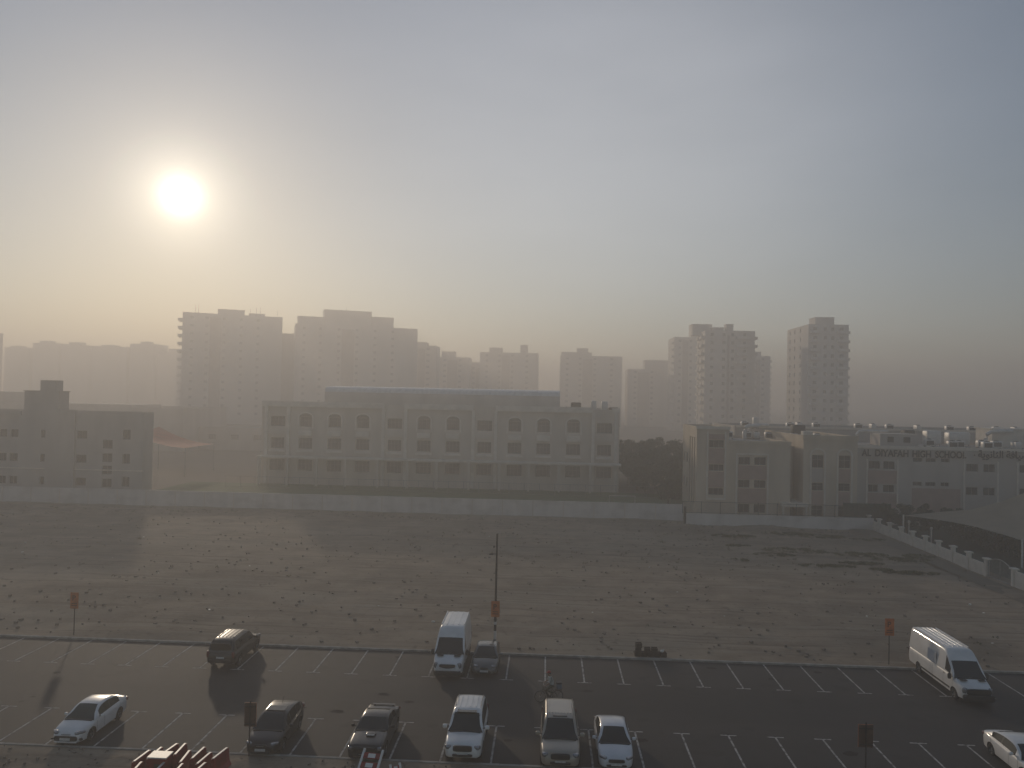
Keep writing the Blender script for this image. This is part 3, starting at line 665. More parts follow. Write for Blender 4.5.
# separate words so that the name spans the parapet as in the photograph
for s_, xa, wd in (('AL', 48.15, 1.4), ('DIYAFAH', 50.15, 5.0), ('HIGH', 55.75, 2.75), ('SCHOOL', 59.15, 4.6), ('\u00b7', 64.85, 0.2)):
    text_obj(s_, 1.42, L(xa), 1.33, 10.15, 'letter', t, fit=wd, offset=0.035)
AR = [[0xFE8D, 0xFEDF, 0xFE9C, 0xFE8E, 0xFEE7, 0xFEEE, 0xFEF3, 0xFE94], [0xFE8D, 0xFEDF, 0xFEC0, 0xFEF4, 0xFE8E, 0xFED3, 0xFE94], [0xFEE3, 0xFEAA, 0xFEAD, 0xFEB3, 0xFE94]]
ar = ' '.join(''.join(chr(c) for c in reversed(wd)) for wd in AR)
text_obj(ar, 1.5, L(65.5), 1.33, 10.3, 'letter', t, fit=12.5, offset=0.035)

# rooftop blocks and plant on the right-hand school
t = empty('rooftop_plant_room', (58.5, 131, 11.2)); tag(t, 'grey plant room with two vents above the school name', 'plant room')
b = MB(); b.box(-3.1, 3.1, 0, 4, 0, 2.0, 'greige'); b.build('wall', t)
b = MB(); b.box(-1.9, -0.9, -0.03, -.003, 0.6, 1.5, 'dark'); b.build('vent', t); b = MB(); b.box(0.7, 1.8, -0.03, -.003, 0.6, 1.5, 'dark'); b.build('vent', t)
t = empty('rooftop_plant_room', (77.8, 134, 11.2)); tag(t, 'sunlit cream plant room at the far right of the school roof', 'plant room')
b = MB(); b.box(-2.6, 2.6, 0, 5, 0, 3.0, 'creamlight'); b.build('wall', t)
b = MB(); b.box(-2.8, 2.8, -0.2, 5.2, 3.002, 3.2, 'creamlight'); b.build('roof_slab', t)
t = empty('rear_school_wing', (64, 150, 0)); tag(t, 'flat-roofed rear wing seen over the named school facade', 'building')
bld(t, 36, 97, 150, 168, 13.4, 'greige', [(38 + 4 * i, 39.6 + 4 * i, 9.5, 10.8) for i in range(14)], par=0.6)
b = MB(); b.box(-27.8, 33, -0.15, -.003, 13.1, 13.5, 'creamlight'); b.build('parapet_band', t)

def ac_unit():
    t = empty('air_conditioner')
    b = MB(); b.rbox((0, 0, 0.75), (1.5, 0.95, 1.1), 'whitesheet', e=0.12); b.build('casing', t, smooth=40)
    b = MB(); b.lathe([(0.36, 0), (0.36, 0.1), (0.3, 0.1), (0.3, 0.02)], (0, 0, 1.3), (0, 0, 1), 'darksteel', 14); b.build('fan_ring', t)
    b = MB(); b.box(-0.6, 0.6, -0.49, -0.482, 0.4, 1.1, 'dark'); b.build('grille', t)
    b = MB(); b.box(-0.7, -0.6, -0.4, 0.4, 0, 0.3, 'darksteel'); b.box(0.6, 0.7, -0.4, 0.4, 0, 0.3, 'darksteel'); b.build('stand', t)
    return t
proto = ac_unit(); first = True
spots = []
for i in range(10): i in (2, 6) or spots.append((29.3 + i * 1.9 + random.uniform(-.6, .6), 133 + random.uniform(0, 4), 11.5, 'second cream wing'))
for i in range(15): i in (1, 5, 10) or spots.append((39.0 + i * 3.7 + random.uniform(-1.5, 1.5), 152.5 + random.uniform(0, 6), 12.8, 'rear wing'))
for i in range(9): i in (3, 7) or spots.append((62.8 + 1.7 * i + random.uniform(-.5, .5), 126 + random.uniform(0, 6), 11.15, 'named wing'))
ordn = ['first', 'second', 'third', 'fourth', 'fifth', 'sixth', 'seventh', 'eighth', 'ninth', 'tenth', 'eleventh', 'twelfth', 'thirteenth', 'fourteenth', 'fifteenth']
cnt = {}
for x_, y_, z_, nm in spots:
    o = proto if first else copy_tree(proto); first = False
    k = cnt.get(nm, 0); cnt[nm] = k + 1
    o.location = (x_, y_, z_); o.rotation_euler = (0, 0, random.choice((0, 0, R(90))))
    tag(o, f'{ordn[k]} rooftop air conditioner from the left on the {nm} of the school', 'air conditioner', 'rooftop air conditioners of the school')
def duct(label, pts, r, loc):
    t = empty('air_duct', loc); tag(t, label, 'duct', 'pale rooftop ducts')
    b = MB(); b.tube(pts, r, 'whitesheet', 10); b.build('duct_pipe', t, smooth=50)
    b = MB(); b.box(pts[0][0] - r * 1.3, pts[0][0] + r * 1.3, pts[0][1] - r * 1.3, pts[0][1] + r * 1.3, -0.02, 0.14, 'steel'); b.build('collar', t)
duct('pale hooked duct at the left of the second wing roof', [(0, 0, 0), (0, 0, 1.6), (0.15, 0, 2.0), (0.5, 0, 2.3), (1.2, 0, 2.35), (2.4, 0, 2.35)], 0.33, (34.4, 136, 11.5))
duct('pale hooked duct just behind the first one on the second wing roof', [(0, 0, 0), (0, 0, 1.8), (0.25, 0, 2.3), (1.0, 0, 2.45), (3.4, 0, 2.45)], 0.3, (35.6, 138, 11.5))
duct('pale hooked duct beside the sunlit plant room', [(0, 0, 0), (0, 0, 1.7), (0.2, 0, 2.3), (0.8, 0, 2.7), (2.4, 0, 2.9), (4.4, 0, 2.9)], 0.32, (73.6, 133, 11.1))
duct('pale hooked duct above the letters of the school name', [(0, 0, 0), (0.2, 0, 1.6), (0.6, 0, 2.2), (1.4, 0, 2.3), (5.5, 0, 2.3)], 0.24, (53.3, 136, 11.1))
roof_box('air_handler', 'large pale air unit standing above the named facade', 'air unit', 66.2, 136, 11.15, 2.4, 2, 2.4, 'whitesheet')
roof_box('air_handler', 'long low pale air unit between the ducts above the named facade', 'air unit', 71.0, 137, 11.15, 3.6, 2, 2.2, 'whitesheet')
roof_box('air_handler', 'small pale unit raised highest behind the hooked ducts', 'air unit', 39.4, 148, 12.9, 1.0, 1.2, 2.0, 'whitesheet')
for k_, (x_, y_, z_, sx_, sy_, sz_, lb_) in enumerate([(43.5, 136, 12.5, 2.2, 1.6, 1.5, 'dark tank box on the arched wing roof, leftmost of the dark boxes'), (49.0, 131, 11.15, 2.6, 1.8, 1.3, 'long dark box on the named wing roof left of the plant room'), (64.0, 140, 11.15, 1.8, 1.8, 2.3, 'tall dark box right of the grey plant room'), (82.5, 133, 11.15, 3.0, 2, 1.6, 'dark box beyond the sunlit plant room')]):
    roof_box('rooftop_tank', lb_, 'tank', x_, y_, z_, sx_, sy_, sz_, 'towerdark' if k_ % 2 else 'darksteel', 'dark rooftop boxes of the school')
# green screened lean-to at foot of the school
t = empty('green_screen_fence', (43.3, 114.6, 0)); tag(t, 'dark green screened fence at the foot of the arched wing', 'fence')
b = MB(); b.box(0, 6.8, 0, 0.06, 0, 3.6, 'netgreen'); b.build('screen', t)
for k in range(4): b = MB(); b.tube([(k * 2.25, -0.05, 0), (k * 2.25, -0.05, 3.7)], 0.05, 'darksteel', 6); b.build('fence_post', t)

# --- towers in the fog
def tower(label, x, y, rz, wd, dp, h, nf, fcols, lcols, roofs, balc=(), m='towerwall', group='apartment towers standing in the fog', bal_side=0, wins=True, masts=()):
    t = empty('apartment_tower', (x, y, 0), rz); tag(t, label, 'tower', group)
    fh = h / nf; fr = []; lf = []
    if wins:
        for k in range(1, nf):
            z = k * fh
            for u, ww in fcols: fr.append((u, u + ww, z + 1.0, z + 2.4))
            for u, ww in lcols: lf.append((u, u + ww, z + 0.9, z + 2.5))
    b = MB(); shell(b, 0, wd, 0, dp, -0.1, h, m, skip=('front', 'left'), par=1.0)
    panel(b, (0, 0), (1, 0), wd, -0.1, h, fr, m, 0.25, nrm=(0, -1)); panel(b, (0, dp), (0, -1), dp, -0.1, h, lf, m, 0.25, nrm=(-1, 0))
    wl = b.build('wall', t)
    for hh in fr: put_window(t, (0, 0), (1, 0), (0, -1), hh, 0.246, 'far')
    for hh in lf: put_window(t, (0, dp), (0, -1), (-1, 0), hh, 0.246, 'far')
    for (a, c, d, e, z1_) in roofs:
        b = MB(); b.box(a, c, d, e, h - 1.0, z1_, m); b.box(a - .15, c + .15, d - .15, e + .15, z1_ + .002, z1_ + .3, m); b.build('roof_block', t)
    b = MB()                                    # floor bands and a dark strip painted as the shade of a recess
    for k in range(1, nf): b.box(0.0, wd, -0.12, -.004, k * fh - .12, k * fh + .12, m)
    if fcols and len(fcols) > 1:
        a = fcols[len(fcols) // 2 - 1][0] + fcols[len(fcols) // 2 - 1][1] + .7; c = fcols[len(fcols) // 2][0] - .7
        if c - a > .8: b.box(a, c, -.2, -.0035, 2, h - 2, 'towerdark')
    b.build('facade_bands', t)
    me = None
    for (side, a, c, out) in balc:
        b = MB()
        if side == 'front': b.box(a, c, -out, -0.003, 0, 0.2, m); b.box(a, c, -out, -out + .12, 0.2, 1.1, m); b.box(a, a + .12, -out + .12, -.003, .2, 1.1, m); b.box(c - .12, c, -out + .12, -.003, .2, 1.1, m)
        if side == 'left': b.box(-out, -0.003, a, c, 0, 0.2, m); b.box(-out, -out + .12, a, c, 0.2, 1.1, m); b.box(-out + .12, -.003, a, a + .12, .2, 1.1, m); b.box(-out + .12, -.003, c - .12, c, .2, 1.1, m)
        if side == 'right': b.box(wd + .003, wd + out, a, c, 0, 0.2, m); b.box(wd + out - .12, wd + out, a, c, 0.2, 1.1, m); b.box(wd + .003, wd + out - .12, a, a + .12, .2, 1.1, m); b.box(wd + .003, wd + out - .12, c - .12, c, .2, 1.1, m)
        me = b.mesh('balcony')
        for k in range(1, nf):
            o = bpy.data.objects.new('balcony', me); o.location = (0, 0, k * fh); link(o, t)
    for (mx, my, z0, mh) in masts:
        b = MB(); b.tube([(mx, my, z0), (mx, my, z0 + mh)], 0.09, 'darksteel', 5); b.build('mast', t)
    return t
A = 'front'
tower('broad tower with a stack of balconies on its left edge, beneath the sun', -190.6, 391.6, R(24), 50.0, 22, 58.6, 14, [(3.7, 1.6), (11.0, 1.6), (19.5, 1.6), (28.1, 1.6), (36.6, 1.6)], [(4.9, 1.6)], [(17.1, 30.5, 3, 12, 61.2), (33, 41, 3, 10, 59.8)],
      balc=[('left', 0.5, 6, 2.3), ('left', 9, 15, 2.0)], masts=[(6.1, 2, 57.4, 5.5), (7.6, 2, 57.4, 5.5), (33.5, 3, 57.4, 4.9), (36.6, 3, 57.4, 6.1), (38.6, 3, 57.4, 6.1), (47.5, 3, 57.4, 4.9)])
t = empty('link_block', (-151.0, 423, 0)); tag(t, 'lower block closing the gap between the two broad foggy towers', 'building')
b = MB(); shell(b, 0, 18, 0, 12, -0.1, 50.7, 'towerwall'); b.build('wall', t)
tower('broad stepped tower to the right of the balconied one in the fog', -135.4, 405.0, R(20), 65.9, 24.2, 54.8, 14, [(3.7, 1.6), (12.2, 1.6), (22.0, 1.6), (31.7, 1.6), (41.5, 1.6), (51.2, 1.6)], [], [(1.2, 14.6, 1, 12, 58.7), (14.9, 40.3, 1, 14, 62.9), (40.5, 52.5, 1, 12, 60.2)], masts=[(26.8, 4, 62.5, 2.7)])
tower('staggered tower trailing off behind the broad stepped one', -87.8, 483.6, 0, 16.9, 16.4, 49.2, 13, [(2.6, 2.2), (10.4, 2.2)], [], [(2.6, 10.4, 2, 10, 51.2)])
tower('lower stepped tower to the right of the staggered one, almost lost in fog', -74.8, 525.2, 0, 20.8, 16.4, 44.2, 12, [(2.6, 2.2), (13.0, 2.2)], [], [(1.3, 10.4, 2, 10, 47.9)])
tower('lowest end of the stepped row, faint behind the vaulted roof', -55.9, 535.6, 0, 15.6, 16.4, 39.5, 11, [(2.6, 2.2), (10.4, 2.2)], [], [(1.3, 7.8, 2, 10, 41.4)])
tower('pale twin-topped tower above the middle of the vaulted roof', -46.9, 525.0, 0, 40.0, 22.5, 48.0, 13, [(3.8, 1.8), (12.5, 1.8), (21.2, 1.8), (31.2, 1.8)], [], [(6.2, 15.0, 2, 10, 51.2), (27.5, 32.5, 2, 10, 53.3)])
tower('pale tower with a raised centre over the right end of the central school', 7.8, 504.0, 0, 40.2, 21.6, 45.6, 13, [(3.6, 1.8), (12.0, 1.8), (21.6, 1.8), (32.4, 1.8)], [], [(0.6, 20.4, 1, 12, 47.7), (10.8, 18.0, 2, 10, 50.4)])
tower('faint tower right of the two pale ones, left of the sunlit one', 52.8, 510.0, 0, 36.0, 21.6, 37.8, 11, [(3.6, 1.8), (14.4, 1.8), (26.4, 1.8)], [], [(10.8, 33.6, 1, 12, 43.7)])
tower('hazy tower just behind the sunlit tower, on its left', 73.1, 452.5, 0, 25.0, 22.5, 54.8, 14, [(2.5, 1.6), (8.8, 1.6)], [(5.0, 1.6)], [(10.0, 21.9, 1, 10, 62.3)], balc=[('left', 1, 5, 1.3)])
tower('tower with a sunlit left side and balconies on both edges', 64.2, 320, R(-1), 20.2, 18, 47.0, 14, [(2.2, 1.3), (7.0, 1.3), (10.6, 1.3), (15.4, 1.3)], [(3, 1.5), (11, 1.5)], [(3.6, 8, 2, 8, 48.2), (9, 11.8, 2, 6, 49.6), (-3, 4, 13, 17.5, 50.5)],
      balc=[('left', 1.5, 6.5, 1.3), ('left', 9.5, 14.5, 1.3), ('right', 1, 6, 1.4), ('front', 12.8, 18.5, 0.9)])
tower('faint slender tower tucked behind the sunlit tower on its right', 111.1, 440.0, 0, 13.8, 13.9, 43.8, 13, [(3.3, 1.8), (8.8, 1.8)], [], [(2.2, 8.8, 1, 8, 46.0)], balc=[('right', 1, 5, 1.2)])
tower('squared tower standing alone to the right with a notched roof', 99.4, 300, 0, 15.2, 26, 48.2, 14, [(1.8, 1.5), (5.8, 1.2), (8.6, 1.2), (11.8, 1.5)], [(3, 1.4), (9, 1.4), (16, 1.4)], [(3.2, 10.4, 2, 9, 50.9)],
      balc=[('front', 0.6, 4.4, 1.0), ('front', 10.8, 14.6, 1.0), ('right', 1, 7, 1.0)])
t = empty('apartment_tower', (-335, 400, 0)); tag(t, 'closer hazy tower cut by the left edge of the view', 'tower', 'apartment towers standing in the fog')
b = MB(); shell(b, 0, 26, 0, 22, -0.1, 47.8, 'towerwall'); b.build('wall', t); b = MB(); b.box(2, 20, 2, 12, 46.8, 49.3, 'towerwall'); b.build('roof_block', t)
far = [(-394, 19, 46.2, 'leftmost of the far block row beyond the left school block'), (-373, 20, 49.8, 'far foggy block second from the left with a raised top'), (-352, 22, 48.6, 'middle block of the far foggy row'), (-329, 26, 48.0, 'wide low-topped block right of the middle in the far foggy row'), (-301, 19, 50.4, 'tallest right-hand block of the far foggy row'), (-281, 26, 45.0, 'last block of the far foggy row before the balconied tower')]
for i, (x_, wd, h, lb) in enumerate(far):
    t = empty('apartment_block', (x_, 540, 0)); tag(t, lb, 'building', 'far row of blocks in the fog')
    b = MB(); shell(b, 0, wd, 0, 18, -0.1, h, 'towerwall'); b.build('wall', t)
    b = MB(); b.box(2 + i, wd * .5 + i * .7, 3, 10, h - 1, h + 1.4 + (i % 3) * .5, 'towerwall'); b.build('roof_block', t)

# ------------------------------------------------------------------ trees and bushes
def tree(name, x, y, h, rad, label, cat='tree', group=None, seed=0, m='leaf', dens=1.0, trunk=0.3, leaf=0.16):
    rnd = random.Random(seed); t = empty(name, (x, y, 0)); tag(t, label, cat, group)
    b = MB(); th = h * 0.42
    b.tube([(0, 0, -0.1), (0.05, 0.03, th * .5), (rnd.uniform(-.2, .2), 0, th), (rnd.uniform(-.3, .3), 0.1, h * .8)], [trunk * .6, trunk * .45, trunk * .35, 0.05], 'bark', 7)
    for k in range(6):
        a = k * 1.05 + rnd.random(); r = rad * rnd.uniform(.5, .85)
        b.tube([(0, 0, th * rnd.uniform(.6, 1)), (r * .5 * math.cos(a), r * .5 * math.sin(a), h * .55), (r * math.cos(a), r * math.sin(a), h * rnd.uniform(.6, .85))], [trunk * .22, trunk * .14, 0.03], 'bark', 5)
    b.build('trunk', t)
    b = MB()
    for k in range(int(16 * dens)):
        a = rnd.uniform(0, 6.28); rr = rad * rnd.random() ** .5 * .8; z = h * rnd.uniform(.34, .95); rr *= 1 - .5 * max(0, (z / h - .6) / .4)
        s = rad * rnd.uniform(.25, .42)
        leaf_cloud(b, (rr * math.cos(a), rr * math.sin(a), z), (s, s, s * .7), 170, leaf, m, rnd=rnd)
    b.build('crown', t); return t
# tree belt receding between the two schools
belt = [(18.5, 146, 5.4, 2.6), (21.0, 150, 6.6, 3.0), (25.5, 152, 7.0, 3.2), (23.4, 141, 5.2, 2.6), (26.5, 144, 6.5, 3.0), (20.5, 158, 8.0, 3.2), (16.8, 160, 8.0, 3.0), (24.0, 162, 8.6, 3.4), (28.5, 160, 8.6, 3.4), (18.5, 172, 8.8, 3.4), (24, 176, 9.4, 3.6), (30, 174, 9.4, 3.6), (21, 134, 4.0, 2.2), (25.2, 136, 4.6, 2.4), (15.5, 168, 9.0, 3.6), (21.5, 167, 9.4, 3.6), (27, 168, 9.4, 3.6), (18, 154, 7.6, 3.0), (23, 156, 8.2, 3.2)]
lab = ['small round tree nearest the central school corner in the belt', 'mid-sized tree just right of the small round one', 'full tree near the middle of the belt between the schools', 'low tree before the middle of the belt', 'dense tree beside the corner tower wing', 'taller tree behind the front of the belt', 'leftmost tall tree touching the central school end', 'tall tree in the centre rear of the belt', 'tall tree behind the corner tower', 'hazy back tree on the left of the belt', 'hazy back tree at the belt centre, highest of all', 'hazy back tree nearest the high school', 'lowest bushy tree just behind the boundary wall', 'low bushy tree right of the lowest one by the wall', 'wide back tree rising over the central school corner', 'wide back tree in the second rank of the belt centre', 'wide back tree half hidden by the corner tower', 'rounded tree second behind the central school corner', 'full rounded tree in the very middle of the belt']
for i, (x_, y_, h, r) in enumerate(belt): tree('street_tree', x_, y_, h, r, lab[i], group='trees between the two schools', seed=i, dens=1.7, leaf=0.22)
bsh = [(49.6, 114.5, 3.6, 1.7), (52.0, 113.6, 3.8, 1.9), (54.6, 114.3, 3.8, 1.8), (57.0, 113.2, 3.3, 1.7), (50.5, 110.6, 2.9, 1.5), (53.2, 109.8, 2.7, 1.5), (59.3, 114.5, 3.2, 1.7)]
lb = ['bushy shrub at the corner behind the first capped pier', 'tallest shrub right of the corner one behind the piers', 'round shrub left of the middle under the school name', 'shrub beside the red hedge behind the playground', 'lower shrub in front of the corner shrubs', 'low shrub next to the beige canopy tip', 'last shrub of the row towards the hedge']
for i, (x_, y_, h, r) in enumerate(bsh): tree('shrub', x_, y_, h, r, lb[i], 'shrub', 'shrubs behind the capped wall', seed=40 + i, dens=1.0, trunk=0.14, leaf=0.13)
for nm, x0_, x1_, y_, h, m_, lbl in (('hedge', 60.5, 68, 117, 2.6, 'rose', 'reddish hedge strip below the named facade'), ('hedge', 68.2, 86, 117.4, 2.8, 'leaf2', 'dusty green clipped hedge below the named facade')):
    t = empty(nm, (x0_, y_, 0)); tag(t, lbl, 'hedge'); b = MB(); w_ = x1_ - x0_
    leaf_cloud(b, (w_ / 2, 0, h / 2), (w_ / 2 * 1.25, 0.8, h / 2 * 1.2), int(260 * w_), 0.15, m_); b.build('foliage', t)
    for k in range(int(w_ / 1.2)): b = MB(); b.tube([(k * 1.2 + .6, 0, 0), (k * 1.2 + .6, 0, h * .7)], 0.04, 'bark', 5); b.build('stem', t)

# ------------------------------------------------------------------ beige tensile canopy over the playground
t = empty('tensile_canopy', (54, 98, 0)); tag(t, 'large beige tensile shade canopy over the playground behind the capped wall', 'canopy')
rim = [(-6.2, 7.5, 3.3), (-0.4, -8.6, 3.1), (14, -9.5, 3.2), (20, 4, 3.4), (10, 16, 3.4)]
apex = (9.5, 3.0, 8.5)
b = MB(); K = len(rim)
def rimpt(i, f):
    a = Vector(rim[i % K]); c = Vector(rim[(i + 1) % K]); p = a.lerp(c, f); q = Vector(apex)
    s = math.sin(math.pi * f) * 0.07; return Vector((p.x + (q.x - p.x) * s, p.y + (q.y - p.y) * s, p.z + 0.3 * math.sin(math.pi * f)))
nu, nv = 8, 10
for i in range(K):
    for u in range(nu):
        for v in range(nv):
            def S(uu, vv):
                p = rimpt(i, uu / nu); q = Vector(apex) ; f = vv / nv * .96
                z = p.z + (q.z - p.z) * (f ** 1.9)
                return (p.x + (q.x - p.x) * f, p.y + (q.y - p.y) * f, z)
            b.poly([S(u, v), S(u + 1, v), S(u + 1, v + 1), S(u, v + 1)], 'tent')
b.build('canopy_fabric', t, smooth=40)
for p in rim: b = MB(); b.tube([(p[0], p[1], 0), (p[0], p[1], p[2] + .1)], 0.11, 'whitesheet', 8); b.build('post', t)
b = MB(); b.tube([(apex[0], apex[1], 0), (apex[0], apex[1], apex[2] - .2)], 0.16, 'whitesheet', 10); b.build('mast', t)
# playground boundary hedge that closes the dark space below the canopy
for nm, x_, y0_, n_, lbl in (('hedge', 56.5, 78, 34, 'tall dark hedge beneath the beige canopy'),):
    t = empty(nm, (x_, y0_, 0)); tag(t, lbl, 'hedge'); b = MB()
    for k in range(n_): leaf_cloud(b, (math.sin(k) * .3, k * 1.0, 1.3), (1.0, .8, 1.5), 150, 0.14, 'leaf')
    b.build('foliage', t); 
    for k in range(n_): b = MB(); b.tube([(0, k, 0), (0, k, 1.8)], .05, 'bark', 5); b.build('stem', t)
for i, (x_, y_) in enumerate(((49.5, 107.6), (50.0, 102.5))):
    t = empty('bollard_light', (x_, y_, 0)); tag(t, ['short pale post light behind the piers, nearer the shrubs', 'short pale post light behind the piers, nearer the canopy'][i], 'post light', 'post lights behind the wall')
    b = MB(); b.tube([(0, 0, 0), (0, 0, 2.0)], 0.09, 'whitesheet', 8); b.build('post', t); b = MB(); b.lathe([(0.09, 0), (.16, .05), (.16, .3), (0, .36)], (0, 0, 2.0), (0, 0, 1), 'whitesheet', 10); b.build('lamp_head', t)

# fence and goal posts on the turf strip behind the long wall
t = empty('chain_fence', (-60, 142, 0)); tag(t, 'low wire fence along the far edge of the green turf strip', 'fence')
for k in range(30): b = MB(); b.tube([(k * 2.8, 0, 0), (k * 2.8, 0, 2.2)], .04, 'steel', 5); b.build('fence_post', t)
b = MB(); b.tube([(0, 0, 2.15), (81.2, 0, 2.15)], .025, 'steel', 4); b.tube([(0, 0, .2), (81.2, 0, .2)], .025, 'steel', 4)
for k in range(270): b.tube([(k * .3, 0, .2), (k * .3, 0, 2.15)], .008, 'steel', 3, cap=False)
b.build('mesh_panel', t)
t = empty('football_goal', (10.5, 128, 0)); tag(t, 'white football goal frame on the green turf strip', 'goal')
b = MB(); b.tube([(0, 0, 0), (0, 0, 2.1), (4.2, 0, 2.1), (4.2, 0, 0)], .05, 'whitesheet', 6); b.build('goal_frame', t)
b = MB(); b.tube([(0, 0, 2.1), (0, 1.4, 0)], .03, 'whitesheet', 5); b.tube([(4.2, 0, 2.1), (4.2, 1.4, 0)], .03, 'whitesheet', 5); b.tube([(0, 1.4, 0), (4.2, 1.4, 0)], .03, 'whitesheet', 5); b.build('rear_stay', t)
#CARS_BELOW
# ------------------------------------------------------------------ vehicles
def curve(keys, x):
    xs = [k[0] for k in keys]; ysv = [k[1] for k in keys]
    if x <= xs[0]: return ysv[0]
    if x >= xs[-1]: return ysv[-1]
    n = len(xs); d = [(ysv[i + 1] - ysv[i]) / (xs[i + 1] - xs[i]) for i in range(n - 1)]
    m = [d[0]] + [0 if d[i - 1] * d[i] <= 0 else 2 * d[i - 1] * d[i] / (d[i - 1] + d[i]) for i in range(1, n - 1)] + [d[-1]]
    for i in range(n - 1):
        if x <= xs[i + 1]:
            h = xs[i + 1] - xs[i]; t = (x - xs[i]) / h
            return (2 * t ** 3 - 3 * t * t + 1) * ysv[i] + (t ** 3 - 2 * t * t + t) * h * m[i] + (-2 * t ** 3 + 3 * t * t) * ysv[i + 1] + (t ** 3 - t * t) * h * m[i + 1]

def linsp(a, c, st):
    n = max(1, int(math.ceil((c - a) / st))); return [a + (c - a) * i / n for i in range(n + 1)]

def boolean_cut(o, cutters):
    dg = None
    for c in cutters:
        md = o.modifiers.new('b', 'BOOLEAN'); md.operation = 'DIFFERENCE'; md.solver = 'EXACT'; md.object = c
    bpy.context.view_layer.update(); dg = bpy.context.evaluated_depsgraph_get()
    me = bpy.data.meshes.new_from_object(o.evaluated_get(dg)); o.modifiers.clear(); o.data = me
    for c in cutters: bpy.data.objects.remove(c)
    return me

def make_car(name, label, cat, S):
    """front along +x, centre of the footprint at the origin"""
    t = empty(name); tag(t, label, cat)
    Lh, W = S['L'] / 2, S['W'] / 2; P = S['paint']; G = S.get('glass', 'carglass')
    hw = lambda x: W * curve(S['plan'], x); top = lambda x: curve(S['deck'], x); bot = lambda x: curve(S['under'], x)
    xs = sorted(set([round(v, 4) for v in linsp(-Lh, Lh, 0.14) + [-Lh + .03, -Lh + .08, Lh - .03, Lh - .08]]))
    # lower shell
    b = MB(); rings = []
    crown = S.get('crown', .03)
    for x in xs:
        w_, zt, zb = hw(x), top(x), bot(x); h = zt - zb
        half = [(0, zb), (w_ * .85, zb), (w_ * .965, zb + .05), (w_ * .985, zb + .22 * h), (w_, zb + .5 * h), (w_ * .992, zb + .72 * h), (w_ * .965, zb + .9 * h), (w_ * .9, zt - .012), (w_ * .8, zt + .006), (w_ * .4, zt + crown * .8), (0, zt + crown)]
        rings.append([(x, -y, z) for y, z in half] + [(x, y, z) for y, z in reversed(half[1:-1])])
    n = len(rings[0]); k = b.mi(P)
    for r in rings: b.v += r
    for i in range(len(rings) - 1):
        for j in range(n):
            b.f.append((i * n + j, i * n + (j + 1) % n, (i + 1) * n + (j + 1) % n, (i + 1) * n + j)); b.m.append(k)
    b.f.append(tuple(range(n))); b.m.append(k); b.f.append(tuple((len(rings) - 1) * n + j for j in range(n))); b.m.append(k)
    body = b.build('body', t, smooth=38)
    r = S['wr']; cuts = []
    for ax in S['axles']:
        c = MB(); c.lathe([(0, -W - .3), (r + .06, -W - .3), (r + .06, W + .3), (0, W + .3)], (ax, 0, r + .01), (0, 1, 0), 'dark', 24)
        cuts.append(c.build('cut', None, fix=True))
    me = boolean_cut(body, cuts)
    if 'dark' not in [m.name for m in me.materials if m] and len(me.materials) < 2: me.materials.append(M['dark'])
    for p in me.polygons:      # wheel wells: faces whose centre lies inside the cut radius
        cx, cz = p.center.x, p.center.z
        for ax in S['axles']:
            if math.hypot(cx - ax, cz - r - .01) < r + .055 + .004 and abs(math.hypot(cx - ax, cz - r - .01) - r - .06) < .02: p.material_index = 1
    # greenhouse
    x_r, x2, x1, x_f = S['gh']           # rear glass base, roof rear, roof front, windscreen base
    xs2 = sorted(set([round(v, 4) for v in linsp(x_r, x2, .12) + linsp(x2, x1, .15) + linsp(x1, x_f, .12) + [v for q in S['side'] for v in q]]))
    lean = S.get('lean', .24); roof = lambda x: curve(S['roof'], x)
    def sec(x):
        zb = top(x) - .02; zr = max(roof(x), zb + .001); hh = zr - zb; wb = hw(x) * S.get('inset', .945)
        wt = wb - lean * hh - S.get('tumble', .0) * hh * hh; c = min(1, hh / .25)
        return [(wb, zb), (wb - lean * hh * .12, zb + .10 * hh), (wb - (wb - wt) * .86, zb + .86 * hh), (wt - .03 * c, zb + .955 * hh), (wt - .12 * c, zr - .004 * c), (wt * .5, zr + .012 * c), (0, zr + .018 * c)]
    R_ = [[(x, -y, z) for y, z in sec(x)] + [(x, y, z) for y, z in reversed(sec(x)[:-1])] for x in xs2]
    n = len(R_[0]); buckets = {}
    for i in range(len(xs2) - 1):
        xa, xb = xs2[i], xs2[i + 1]; xm = (xa + xb) / 2
        for j in range(n - 1):
            q = [R_[i][j], R_[i][j + 1], R_[i + 1][j + 1], R_[i + 1][j]]
            jj = min(j, n - 2 - j)      # 0 sill, 1 side glass, 2 rail, 3 corner, 4-5 top
            key = 'paint'
            if jj == 1:
                for si, (a, c) in enumerate(S['side']):
                    if a - 1e-4 <= xa and xb <= c + 1e-4: key = ('side_window', si, j < n / 2)
                if key == 'paint' and S.get('darkpillar') and S['side'] and S['side'][0][0] < xm < S['side'][-1][1]: key = 'pillar'
            elif jj >= 4:
                if xm > x1 + .02: key = ('windscreen',)
                elif xm < x2 - .02 and S.get('rearglass', True): key = ('rear_window',)
            buckets.setdefault(key, []).append(q)
    for key, qs in buckets.items():
        b = MB(); nm = {'paint': 'cabin', 'pillar': 'pillar'}.get(key) or key[0]
        mm = P if key == 'paint' else ('dark' if key == 'pillar' else G)
        for q in qs: b.poly(q, mm)
        if key == 'paint' and x_r <= -Lh + .3:
            b.poly([(p[0], p[1], p[2]) for p in R_[0]], P)
        b.build(nm, t, smooth=50)
    # cowl / wiper band
    b = MB(); wc = hw(x_f) * .82
    b.box(x_f - .02, x_f + .1, -wc, wc, top(x_f) - .03, top(x_f) + crown + .012, 'dark'); b.build('cowl', t)
